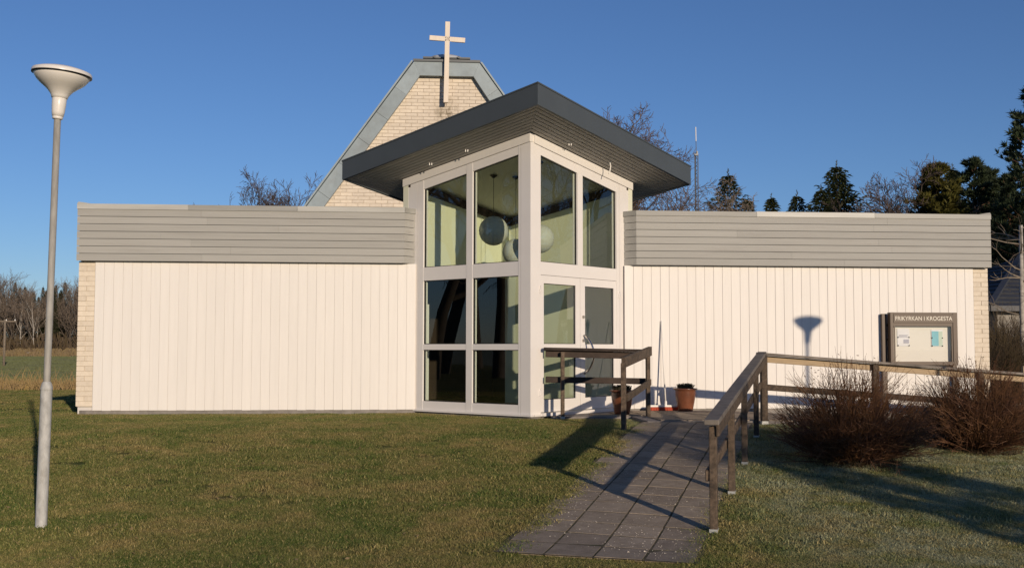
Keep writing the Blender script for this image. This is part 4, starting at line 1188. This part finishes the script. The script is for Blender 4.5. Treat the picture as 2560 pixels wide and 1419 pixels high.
# dead birch stem with bare side branches at the right edge
rg = random.Random(61); T = MB(); Cn = MB()
T.tube([(0, 0, 0), (0.02, 0, 3.0), (0.05, 0, 5.55)], [0.085, 0.07, 0.055], 8)
for i in range(24):
    z = rg.uniform(2.6, 5.5); a = rg.choice([PI, 0]) + rg.gauss(0, 0.7); d = Vector((math.cos(a), math.sin(a), 0.15))
    p = wander(rg, Vector((0.03, 0, z)), d, rg.uniform(0.8, 2.2), 5, 0.14, 0.03); Cn.tube(p, [0.026, 0.022, 0.018, 0.013, 0.01, 0.006], 4, cap=False)
    for j in range(4):
        q = p[rg.randint(1, 4)]; Cn.tube(wander(rg, q, d + Vector((rg.gauss(0, .6), rg.gauss(0, .6), rg.gauss(0, .5))), rg.uniform(0.3, 0.8), 3, 0.2, 0.02), [0.010, 0.008, 0.006, 0.004], 3, cap=False)
tree('dead_birch', (T.mesh('trunk', M['birch'], True), Cn.mesh('crown', M['deadwood'])), (17.1, 30, gz(17, 30)), 'pale broken-off birch stem with bare side branches right of the building', 'tree')

# ------------------------------------------------------------------ radio mast
ms = empty('radio_mast', (28.3, 110, 0.9)); tag(ms, 'thin lattice radio mast with a white antenna tip above the trees', 'mast')
mb = MB(); legs = [(-0.17, -0.1), (0.17, -0.1), (0.0, 0.2)]
for x, y in legs: mb.tube([(x, y, 0), (x, y, 20.6)], 0.045, 5)
for i in range(52):
    z = i * 0.4
    for k in range(3):
        a, b = legs[k], legs[(k + 1) % 3]
        if i % 2: a, b = b, a
        mb.tube([(a[0], a[1], z), (b[0], b[1], z + 0.4)], 0.022, 3, cap=False)
mb.build('lattice', M['mast'], ms)
mb = MB(); mb.tube([(0.02, 0, 20.4), (0.0, 0, 22.0)], 0.035, 6); mb.box(-0.22, 0.22, -0.12, 0.12, 20.5, 20.66); mb.box(0.02, 0.18, -0.1, 0.1, 20.66, 20.95); mb.build('pole', M['mast'], ms)
mb = MB(); mb.tube([(0, 0, 22.0), (-0.02, 0, 23.45)], 0.05, 8); mb.build('antenna', M['whiteplastic'], ms)

# ------------------------------------------------------------------ neighbour house at the right edge
hs = empty('house', (24.2, 38.5, 0.2)); tag(hs, 'neighbour house with dark tiled hip roof seen behind bushes at right', 'house')
mb = MB(); mb.box(-4.6, 6, -2.6, 6, 0, 2.75); mb.build('wall', M['render'], hs)
mb = MB(); ez, rz_ = 2.85, 5.0
E = [(-5.1, -3.1, ez), (6.5, -3.1, ez), (6.5, 6.5, ez), (-5.1, 6.5, ez)]; Rg = [(-1.2, 1.7, rz_), (3.0, 1.7, rz_)]
mb.face([E[0], E[1], Rg[1], Rg[0]]); mb.face([E[1], E[2], Rg[1]]); mb.face([E[2], E[3], Rg[0], Rg[1]]); mb.face([E[3], E[0], Rg[0]]); mb.face([E[3], E[2], E[1], E[0]])
hr = mb.build('roof', M['rooftile'], hs)
mb = MB()   # tile courses
for i in range(1, 13):
    f = i / 13
    a = Vector(E[0]).lerp(Vector(Rg[0]), f); b = Vector(E[1]).lerp(Vector(Rg[1]), f); mb.beam(a + Vector((0.05, -0.01, 0.012)), b + Vector((0, -0.01, 0.012)), 0.09, 0.045, (0, -0.4, 0.9))
    c = Vector(E[3]).lerp(Vector(Rg[0]), f); mb.beam(a + Vector((-0.01, 0.05, 0.012)), c + Vector((-0.01, 0, 0.012)), 0.09, 0.045, (-0.4, 0, 0.9))
o = mb.build('tile_courses', M['rooftile'], hr)
mb = MB(); mb.beam(Vector(E[0]) + Vector((0, 0, .04)), Vector(Rg[0]) + Vector((0, 0, .05)), 0.2, 0.1); mb.beam(Vector(Rg[0]) + Vector((0, 0, .05)), Vector(Rg[1]) + Vector((0, 0, .05)), 0.2, 0.1); mb.build('ridge', M['rooftile'], hr)
mb = MB(); mb.box(-5.1, 6.5, -3.14, -3.1, ez - 0.16, ez + 0.02); mb.box(-5.14, -5.1, -3.1, 6.5, ez - 0.16, ez + 0.02); mb.build('eave_board', M['rooftile'], hs)
for x in (-3.2, 0.2):
    mb = MB(); mb.box(x, x + 1.2, -2.64, -2.6, 1.0, 2.2); w_ = mb.build('window', M['whiteplastic'], hs)
    mb = MB(); mb.box(x + .08, x + 1.12, -2.655, -2.64, 1.08, 2.12); mb.build('pane', M['darkmetal'], w_)
def bush_mesh(seed, R, H, n, mat, side=3, r=0.008, base=0.25, droop=0.0, tw=3, fan=1.0, ln=(0.6, 1.06)):
    rg = random.Random(seed); B = MB()
    for i in range(n):
        a = rg.uniform(0, 2 * PI); q = math.sqrt(rg.random())
        p = Vector((math.cos(a) * base * R * q * rg.random(), math.sin(a) * base * R * q * rg.random(), 0))
        ang = q * fan
        d = Vector((math.cos(a) * math.sin(ang), math.sin(a) * math.sin(ang), math.cos(ang)))
        L = 1.0 / math.sqrt((math.sin(ang) / R) ** 2 + (math.cos(ang) / H) ** 2) * rg.uniform(*ln)
        k = 5; pts = wander(rg, p, d, L, k, 0.11, 0.02 - droop)
        B.tube(pts, [r * (1 - 0.8 * j / k) for j in range(k + 1)], side, cap=False)
        for t in range(tw):
            f = rg.randint(2, k - 1); dd = (pts[f + 1] - pts[f]).normalized() + Vector((rg.gauss(0, 0.45), rg.gauss(0, 0.45), rg.gauss(0, 0.35)))
            B.tube(wander(rg, pts[f], dd, L * rg.uniform(0.10, 0.3), 2, 0.15, 0.02), [r * 0.45, r * 0.32, r * 0.2], 3, cap=False)
    return B
bm1 = bush_mesh(71, 1.7, 2.9, 900, 'brush', 3, 0.012, tw=5).mesh('stems', M['brush'])
for i, (x, y, s_, lb) in enumerate(((15.6, 29.0, 1.0, 'brown bare bush close to the right brick pier'), (17.2, 30.8, 1.15, 'tall brown bush under the broken birch'), (19.3, 32.5, 1.2, 'brown bush before the neighbour house wall'), (14.5, 32.5, 1.05, 'brown bush half hidden behind the right wing'), (17.9, 28.6, 0.7, 'low brown bush at the right edge in front of the others'), (16.3, 30.0, 1.1, 'dense brown bush between the pier and the broken birch'), (20.6, 35.0, 1.2, 'brown bush under the eave of the neighbour house'), (18.6, 34.0, 1.25, 'tall brown bush against the neighbour house wall'))):
    r = empty('bare_bush', (x, y, gz(x, y)), i * 1.3); r.scale = (s_, s_, s_); tag(r, lb, 'bush', 'brown bushes right of the building'); put('stems', bm1, r)
pstk = empty('marker_post', (15.2, 26.6, gz(15, 26) - 0.1)); tag(pstk, 'short yellowish marker post beyond the railing at the right edge', 'post')
mb = MB(); mb.box(-0.05, 0.05, -0.05, 0.05, 0, 1.35); mb.build('post', M['raillight'], pstk)
mb = MB(); mb.lathe([(0.06, 1.35), (0.06, 1.37), (0.0, 1.39)], sides=8); mb.build('cap', M['raillight'], pstk)

# ------------------------------------------------------------------ two brown shrubs on the lawn
def shrub(x, y, R, H, seed, label):
    r = empty('shrub', (x, y, terrain(x, y) - 0.02)); tag(r, label, 'shrub', 'bare shrubs before the ramp')
    B = bush_mesh(seed, R, H, 1000, 'shrubtwig', 3, 0.0065, 0.22, 0.0, 6, 1.22, (0.72, 1.10))
    B.build('stems', M['shrubtwig'], r)
    rg = random.Random(seed + 1); F = MB()
    for i in range(420):     # dry seed heads at the tips
        a = rg.uniform(0, 2 * PI); q = math.sqrt(rg.random()); ang = q * 1.2
        L = 1.0 / math.sqrt((math.sin(ang) / R) ** 2 + (math.cos(ang) / H) ** 2) * rg.uniform(0.86, 1.06)
        c = Vector((math.cos(a) * math.sin(ang), math.sin(a) * math.sin(ang), math.cos(ang))) * L
        for j in range(4):
            u = Vector((rg.gauss(0, 1), rg.gauss(0, 1), rg.gauss(0, .5))).normalized() * 0.018; w = Vector((rg.gauss(0, 1), rg.gauss(0, 1), rg.gauss(0, 1))).normalized() * 0.006
            F.face([c - w, c + w, c + u])
    F.build('seed_heads', M['shrubtwig'], r)
    rg = random.Random(seed + 2); F = MB()
    for i in range(900):     # litter and dead grass held in the base
        a = rg.uniform(0, 2 * PI); q = 0.55 * math.sqrt(rg.random()); c = Vector((q * math.cos(a), q * math.sin(a) * 0.8, 0.01))
        u = Vector((rg.gauss(0, .6), rg.gauss(0, .6), 1)).normalized() * rg.uniform(0.04, 0.16); w = Vector((rg.gauss(0, 1), rg.gauss(0, 1), 0)).normalized() * 0.004
        F.face([c - w, c + w, c + u])
    F.build('dead_grass', M['brush'], r)
shrub(4.98, 12.35, 0.90, 1.22, 81, 'brown bare shrub nearer the path, left of the pair')
shrub(7.02, 13.45, 0.95, 1.18, 82, 'brown bare shrub at the right edge of the lawn below the notice board')

# ------------------------------------------------------------------ far wood beyond the field, and what stands before it
fs = [spruce_meshes(91, 12.0, 2.0, 'spruce_far', 0.8, ragged=0.4, base=0.25), spruce_meshes(92, 13.0, 1.7, 'spruce_far', 0.8, ragged=0.45, base=0.3)]
fb = [bare_tree_meshes(93, 10.5, 0.14, 0.25, 0.55, (10, 7, 5), 0.016, 'birch', 'twigpale', 0.12, 0.06),
      bare_tree_meshes(94, 9.5, 0.13, 0.2, 0.6, (11, 7, 5), 0.02, 'bark', 'twigpale', 0.14, 0.05),
      bare_tree_meshes(95, 9.8, 0.17, 0.15, 0.8, (11, 7, 6), 0.02, 'bark', 'twigpale', 0.18, 0.04)]
rg = random.Random(5)
desc_s = ('dark spruce', 'tall slim spruce'); desc_b = ('pale-stemmed birch', 'thin grey bare tree', 'spreading bare tree')
for row, (y0, n_, kind_p) in enumerate(((187, 30, 0.24), (191, 32, 0.38), (196, 32, 0.55), (201, 32, 0.7), (207, 32, 0.9))):
    for i in range(n_):
        x = -88 + 42 * (i + 0.5 + rg.uniform(-0.35, 0.35)) / n_; y = y0 + rg.uniform(-2, 2)
        z = terrain(x, y) + 0.3
        if rg.random() < kind_p:
            k = rg.randint(0, 1); tree('far_spruce', fs[k], (x, y, z), 'dark spruce in the wood beyond the field', 'tree', 'spruces of the far wood', rg.uniform(0, 6), rg.uniform(0.72, 0.96) + 0.05 * (row > 2))
        else:
            k = rg.choice([0, 1, 1, 2]); tree('far_bare_tree', fb[k], (x, y, z), ('birch with a pale stem in the wood beyond the field', 'thin grey bare tree in the wood beyond the field', 'spreading bare tree in the wood beyond the field')[k], 'tree', ('birches of the far wood', 'thin bare trees of the far wood', 'spreading bare trees of the far wood')[k], rg.uniform(0, 6), rg.uniform(0.7, 1.02))
# low undergrowth along the edge of the wood
B = MB(); rg = random.Random(6)
for i in range(7000):
    x = rg.uniform(-92, -44); y = 184 + rg.uniform(-2, 22); h = rg.uniform(0.5, 3.8) * (0.6 + 0.4 * math.sin(x * 0.9) ** 2)
    c = Vector((x, y, terrain(x, y) + 0.2)); d = Vector((rg.gauss(0, .35), rg.gauss(0, .35), 1)) * h; w = Vector((rg.uniform(0.06, 0.2), 0, 0))
    B.face([c - w, c + w, c + d + w * 0.5, c + d - w * 0.5])
o = B.build('undergrowth', M['brush']); tag(o, 'brown undergrowth along the edge of the far wood', 'undergrowth', None, 'stuff')
B = MB()
for i in range(46):
    x = rg.uniform(-74, -54); y = 178 + rg.uniform(-4, 3); s_ = rg.uniform(0.2, 0.6); z = terrain(x, y) + 0.05
    pts = [(x + s_ * rg.uniform(.8, 1.3) * math.cos(a), y + s_ * math.sin(a), z) for a in (0.3, 1.4, 2.6, 3.9, 5.2)]
    B.prism(pts, (rg.uniform(-.1, .1), 0, s_ * rg.uniform(0.6, 1.1)))
o = B.build('rubble', M['stone']); tag(o, 'pale stones and rubble heaped before the far wood', 'rubble', None, 'stuff')
B = MB()
for i in range(5200):
    x = rg.uniform(-78, -44); y = rg.uniform(164, 186); h = rg.uniform(0.15, 0.6); w = Vector((rg.uniform(0.04, 0.14), 0, 0))
    if mnoise.noise((x * 0.35, y * 0.2, 4)) < -0.2: continue
    c = Vector((x, y, terrain(x, y) - 0.09 + 0.9 * smooth((y - 158) / 30))); d = Vector((rg.gauss(0, .3), rg.gauss(0, .2), 1)) * h
    B.face([c - w, c + w, c + d + w * 0.6, c + d - w * 0.6])
o = B.build('bank_grass', foliage('faded_bank_grass', (0.19, 0.14, 0.085), 0.45, 0.2)); tag(o, 'tussocks of dry grass on the bank before the far wood', 'grass', None, 'stuff')
up = empty('utility_pole', (-34.25, 95, terrain(-34, 95) - 0.1)); tag(up, 'slim pale utility pole with a short crossarm in the field', 'utility pole')
mb = MB(); mb.tube([(0, 0, 0), (0, 0, 4.0)], [0.11, 0.09], 8); mb.build('pole', M['deadwood'], up, True)
mb = MB(); mb.box(-0.6, 0.9, -0.04, 0.04, 3.8, 3.9); mb.build('crossarm', M['deadwood'], up)
for x in (-0.5, 0.1, 0.8):
    mb = MB(); mb.lathe([(0.04, 3.9), (0.05, 3.96), (0.03, 4.02), (0, 4.03)], (x, 0, 0), 8); mb.build('insulator', M['whiteplastic'], up)
B = MB(); rg = random.Random(12)
for i in range(36000):
    y = 48 + 136 * rg.random() ** 1.2; x = rg.uniform(-0.40 * y - 2, -0.24 * y); h = rg.uniform(0.10, 0.22); w = 0.05 * y / 60
    c = Vector((x, y, terrain(x, y) - 0.10)); d = Vector((rg.gauss(0, .3), rg.gauss(0, .3), 1)) * h
    B.face([c - Vector((w, 0, 0)), c + Vector((w, 0.02, 0)), c + d + Vector((w * .7, 0, 0)), c + d - Vector((w * .7, 0, 0))])
o = B.build('winter_crop', M['crop']); tag(o, 'low green winter crop growing in the field', 'crop', None, 'stuff')
# tall dry grass between lawn and field
B = MB(); rg = random.Random(8)
for i in range(9000):
    x = rg.uniform(-30, -4); y = rg.uniform(43.5, 48.5)
    if mnoise.noise((x * 0.5, y * 0.5, 7)) < -0.15: continue
    h = rg.uniform(0.15, 0.55) * (1 if rg.random() < 0.88 else 1.9); c = Vector((x, y, terrain(x, y) - 0.05)); d = Vector((rg.gauss(0, .35), rg.gauss(0, .2), 1)) * h; w = Vector((0.012, 0.004, 0))
    B.face([c - w, c + w, c + d * 0.6 + w * 0.8, c + d * 0.6 - w * 0.8]); e2 = c + d + Vector((rg.gauss(0, .1), 0, -0.05 * h)); B.face([c + d * 0.6 - w * 0.8, c + d * 0.6 + w * 0.8, e2])
o = B.build('dry_grass', M['drygrass']); tag(o, 'tall dry straw-coloured grass between lawn and field', 'grass', None, 'stuff')

# ------------------------------------------------------------------ trees around the photographer: their shadows and mirror images are in the picture
jun = spruce_meshes(101, 3.3, 0.80, 'spruce', 1.3, ragged=0.15, shape=0.45, base=0.02)
for (x, y, rz_, s_, sz_, lb) in ((8.75, -0.75, 0.4, 1.0, 1.0, 'slender young spruce behind the viewer whose long shadow ends by the path'), (9.95, -1.2, 2.4, 0.85, 0.95, 'slender young spruce farther right behind the viewer')):
    tree('young_spruce', jun, (x, y, gz(x, y)), lb, 'tree', 'young spruces behind the viewer', rz_, s_, sz_)
def parasol_meshes(seed, H, R, n):
    rg = random.Random(seed); T = MB(); Cn = MB()
    T.tube(wander(rg, Vector((0, 0, -0.2)), Vector((0, 0, 1)), H * 0.93, 6, 0.03, 0.05), [0.07, 0.065, 0.06, 0.055, 0.05, 0.045, 0.04], 7, cap=False)
    for i in range(n):
        a = rg.uniform(0, 2 * PI); d = Vector((math.cos(a), math.sin(a), 0.16)); p = wander(rg, Vector((0, 0, H * rg.uniform(0.86, 0.93))), d, R * rg.uniform(0.6, 1.1), 6, 0.16, 0.0)
        (T if i < 6 else Cn).tube(p, [0.04, 0.034, 0.028, 0.024, 0.018, 0.014, 0.008], 5, cap=False)
        for j in range(7):
            k = rg.randint(1, 5); dd = (p[k + 1] - p[k]).normalized() + Vector((rg.gauss(0, .6), rg.gauss(0, .6), rg.gauss(0.05, .12)))
            Cn.tube(wander(rg, p[k], dd, R * rg.uniform(0.2, 0.5), 4, 0.2, 0.0), [0.02, 0.016, 0.013, 0.01, 0.006], 4, cap=False)
    return T.mesh('trunk', M['bark'], True), Cn.mesh('crown', M['twig'])
sh_a = parasol_meshes(102, 4.35, 1.5, 16)  # unseen trees, crowns shaped so their shade dapples only the landing
for (x, y, rz_, s_, lb) in ((9.76, -3.65, 0.4, 1.0, 'unseen bare tree behind the viewer, crown flattened to shade the landing'), (10.75, -3.5, 2.4, 1.0, 'unseen bare tree farther right behind the viewer, crown flattened to shade the landing')):
    tree('unseen_shading_tree', sh_a, (x, y, gz(x, y)), lb, 'tree', 'unseen trees shaped to shade the landing', rz_, s_)
for i, (x, y, m_, s_) in enumerate(((-19, 12.5, lt1, 1.25), (-23, 15.5, lt2, 1.4), (-27, 11.0, lt1, 1.5), (-30, 17.5, lt1, 1.5), (-34, 13.5, lt2, 1.6), (-26, 20, lt2, 1.4), (-40, 10, lt1, 1.7), (-37, 20, lt1, 1.6), (-22, 8.5, lt2, 1.4), (-46, 15, lt2, 1.8), (-21, 18, lt1, 1.2), (-33, 8, lt2, 1.5), (-43, 18, lt1, 1.7))):
    tree('bare_tree', m_, (x, y, gz(x, y)), 'bare tree beside the lawn, mirrored in the left panes of the porch', 'tree', 'bare trees mirrored in the porch glass', i * 1.1, s_)
for i, (x, y, m_, s_) in enumerate(((32, 17, oak, 1.2), (38, 22, lt1, 1.4))):
    tree('bare_tree', m_, (x, y, gz(x, y)), 'bare tree beyond the right lawn, mirrored in the right panes', 'tree', 'bare trees mirrored in the right panes', i * 2.1, s_)

# ------------------------------------------------------------------ lawn grass: clumps of blades set out over the turf
def clump_mesh(seed, n, R, hmin, hmax, wmin=0.0022, wmax=0.0045):
    rg = random.Random(seed); B = MB(); tint = []
    for i in range(n):
        a = rg.uniform(0, 2 * PI); q = R * math.sqrt(rg.random()); c = Vector((q * math.cos(a), q * math.sin(a), -0.006))
        h = rg.uniform(hmin, hmax); lean = Vector((rg.gauss(0, 0.55), rg.gauss(0, 0.55), 0))
        t = rg.uniform(0, 2 * PI); w = Vector((math.cos(t), math.sin(t), 0)) * rg.uniform(wmin, wmax)
        m1 = c + Vector((0, 0, h * 0.6)) + lean * h * 0.35; e2 = c + Vector((0, 0, h * 0.92)) + lean * h
        B.face([c - w, c + w, m1 + w * 0.8, m1 - w * 0.8]); B.face([m1 - w * 0.8, m1 + w * 0.8, e2])
        tint += [rg.random()] * 2
    me = B.mesh('grass_clump', M['blade'])
    at = me.attributes.new('tint', 'FLOAT', 'FACE'); at.data.foreach_set('value', tint)
    return me
GC = bpy.data.collections.new('grass_clumps')
for i in range(5):
    GC.objects.link(bpy.data.objects.new('grass_clump', clump_mesh(200 + i, 300, 0.17, 0.008, 0.032, 0.0014, 0.0032)))
def in_path(x, y):
    p = Vector((x, y, 0)) - PO; s = p.dot(PA); t = p.dot(PB)
    e_ = 0.07 + 0.05 * mnoise.noise((x * 2.2, y * 2.2, 1.0))
    if -0.05 < s < 7.9 and -0.02 + e_ - 0.0 < t < 1.55 - e_: return True
    if y > 15.60 and x > 3.2: return True
    if y > 16.75 and x > 1.95: return True
    if y > YW - 0.05 - (0.0) and XL < x < XR: return True
    if abs(x - KX) < 1.95 and y > KY - 0.06 + abs(x - KX): return True
    return False
rg = random.Random(9); pts = []; rots = []; scs = []
def scatter(n, xa, xb, ya, yb, smin, smax, test=None):
    for i in range(n):
        x, y = rg.uniform(xa, xb), rg.uniform(ya, yb)
        if in_path(x, y) or (test and not test(x, y)): continue
        k = mnoise.noise((x * 1.1, y * 1.1, 11.0))
        pts.append((x, y, terrain(x, y))); rots.append(rg.uniform(0, 2 * PI)); scs.append(rg.uniform(smin, smax) * (1.0 + 0.28 * k))
vis = lambda x, y: -0.50 * y - 0.6 < x < 0.66 * y + 0.6
scatter(9500, -5.5, 6.8, 6.2, 10.5, 0.75, 1.15, vis)
scatter(13500, -9.0, 11.5, 10.5, 18.5, 0.8, 1.25, vis)
scatter(5000, -20, -4.5, 18.5, 44.5, 1.1, 1.9, lambda x, y: x < XL - 0.05 and x > -0.5 * y)
scatter(1500, -9, 8, 2.0, 6.2, 0.8, 1.2)
for i in range(260):     # ragged taller tufts the mower missed
    x, y = rg.uniform(-8, 9), rg.uniform(6.5, 18.2)
    if in_path(x, y) or not vis(x, y): continue
    for k in range(rg.randint(1, 4)):
        a, b = x + rg.gauss(0, 0.09), y + rg.gauss(0, 0.09)
        if in_path(a, b): continue
        pts.append((a, b, terrain(a, b))); rots.append(rg.uniform(0, 6)); scs.append(rg.uniform(1.2, 1.8))
for i in range(330):     # grass growing in the paving joints
    s = TILE_Y * rg.randint(0, 17); t = rg.uniform(0, 1.53)
    if rg.random() < 0.4: s = rg.uniform(0, 6.6); t = 0.01 + TILE_X * rg.randint(0, 4)
    p = PO + PA * s + PB * t
    if p.y < 15.6 and mnoise.noise((p.x * 1.7, p.y * 1.7, 21.0)) > -0.1: pts.append((p.x, p.y, terrain(p.x, p.y) + 0.018)); rots.append(rg.uniform(0, 6)); scs.append(rg.uniform(0.10, 0.26))
for i in range(160):     # turf creeping over the lower end of the path
    p = PO + PA * rg.gauss(-0.12, 0.05) + PB * rg.uniform(-0.1, 1.65)
    pts.append((p.x, p.y, terrain(p.x, p.y) + 0.004)); rots.append(rg.uniform(0, 6)); scs.append(rg.uniform(0.5, 1.1))
# taller straw fringe along the path and the foot of the walls
for i in range(1300):
    s = rg.uniform(0.0, 7.2); sd = rg.choice((-0.06, 1.61)); p = PO + PA * s + PB * (sd + rg.gauss(0, 0.05))
    if p.y < 15.5 and mnoise.noise((p.x * 2.1, p.y * 2.1, 31.0)) > -0.25: pts.append((p.x, p.y, terrain(p.x, p.y) + 0.008)); rots.append(rg.uniform(0, 6)); scs.append(rg.uniform(0.5, 1.6))
for i in range(420):
    x = rg.uniform(XL + 0.1, JL - 0.1); pts.append((x, YW - 0.10 - abs(rg.gauss(0, 0.05)), terrain(x, YW) - 0.01)); rots.append(rg.uniform(0, 6)); scs.append(rg.uniform(0.35, 0.75))
gme = bpy.data.meshes.new('grass'); gme.from_pydata(pts, [], [])
a_ = gme.attributes.new('rot', 'FLOAT', 'POINT'); a_.data.foreach_set('value', rots)
a_ = gme.attributes.new('scl', 'FLOAT', 'POINT'); a_.data.foreach_set('value', scs)
grass = link(bpy.data.objects.new('grass', gme)); tag(grass, 'short worn winter grass in green and straw patches', 'grass', None, 'stuff')
ng = bpy.data.node_groups.new('grass_scatter', 'GeometryNodeTree')
ng.interface.new_socket('Geometry', in_out='INPUT', socket_type='NodeSocketGeometry'); ng.interface.new_socket('Geometry', in_out='OUTPUT', socket_type='NodeSocketGeometry')
gi, go = ng.nodes.new('NodeGroupInput'), ng.nodes.new('NodeGroupOutput')
iop = ng.nodes.new('GeometryNodeInstanceOnPoints'); ci = ng.nodes.new('GeometryNodeCollectionInfo')
ci.inputs['Collection'].default_value = GC; ci.inputs['Separate Children'].default_value = True; ci.inputs['Reset Children'].default_value = True
iop.inputs['Pick Instance'].default_value = True
na = ng.nodes.new('GeometryNodeInputNamedAttribute'); na.data_type = 'FLOAT'; na.inputs[0].default_value = 'rot'
nsn = ng.nodes.new('GeometryNodeInputNamedAttribute'); nsn.data_type = 'FLOAT'; nsn.inputs[0].default_value = 'scl'
cx_ = ng.nodes.new('ShaderNodeCombineXYZ'); ng.links.new(na.outputs[0], cx_.inputs[2])
ng.links.new(gi.outputs[0], iop.inputs['Points']); ng.links.new(ci.outputs[0], iop.inputs['Instance'])
ng.links.new(cx_.outputs[0], iop.inputs['Rotation']); ng.links.new(nsn.outputs[0], iop.inputs['Scale'])
rv = ng.nodes.new('FunctionNodeRandomValue'); rv.data_type = 'INT'; rv.inputs[4].default_value = 0; rv.inputs[5].default_value = 4
ng.links.new(rv.outputs[2], iop.inputs['Instance Index'])
ng.links.new(iop.outputs[0], go.inputs[0])
md = grass.modifiers.new('scatter', 'NODES'); md.node_group = ng

# pale grit strewn over the paving
B = MB(); rg = random.Random(10)
for i in range(2600):
    s = rg.uniform(0.05, 6.8) ** 1.0; t = rg.uniform(0.02, 1.52); p = PO + PA * s + PB * t
    if mnoise.noise((p.x * 1.3, p.y * 1.3, 2)) + rg.uniform(-0.5, 0.3) < -0.1: continue
    z = terrain(p.x, p.y) + 0.030; r_ = rg.uniform(0.0015, 0.0042) * (2.0 if rg.random() < 0.04 else 1); a = rg.uniform(0, 6)
    q = [Vector((p.x + r_ * 1.6 * math.cos(a + k * 2.09), p.y + r_ * math.sin(a + k * 2.09), z)) for k in range(3)]
    tp = Vector((p.x, p.y, z + r_ * 1.2))
    for k in range(3): B.face([q[k], q[(k + 1) % 3], tp])
o = B.build('gravel', surf('pale_grit', (0.52, 0.47, 0.40), 0.3, 60, 0.9)); tag(o, 'pale grit and bits of leaf strewn on the paving', 'grit', None, 'stuff')

# fallen leaves and bits of twig on the lawn
B = MB(); rg = random.Random(14)
for i in range(900):
    x, y = rg.uniform(-8, 9.5), rg.uniform(6.6, 18.2)
    if not vis(x, y) or in_path(x, y): continue
    c = Vector((x, y, terrain(x, y) + rg.uniform(0.016, 0.032))); a = rg.uniform(0, 2 * PI); r_ = rg.uniform(0.008, 0.024)
    u = Vector((math.cos(a), math.sin(a), rg.gauss(0, 0.35))) * r_; v = Vector((-math.sin(a), math.cos(a), rg.gauss(0, 0.35))) * r_ * 0.6
    B.face([c - u, c - v, c + u, c + v])
o = B.build('fallen_leaves', foliage('dry_leaf', (0.26, 0.19, 0.11), 0.6, 0.2)); tag(o, 'dry leaves and twig bits scattered over the lawn', 'leaf litter', None, 'stuff')
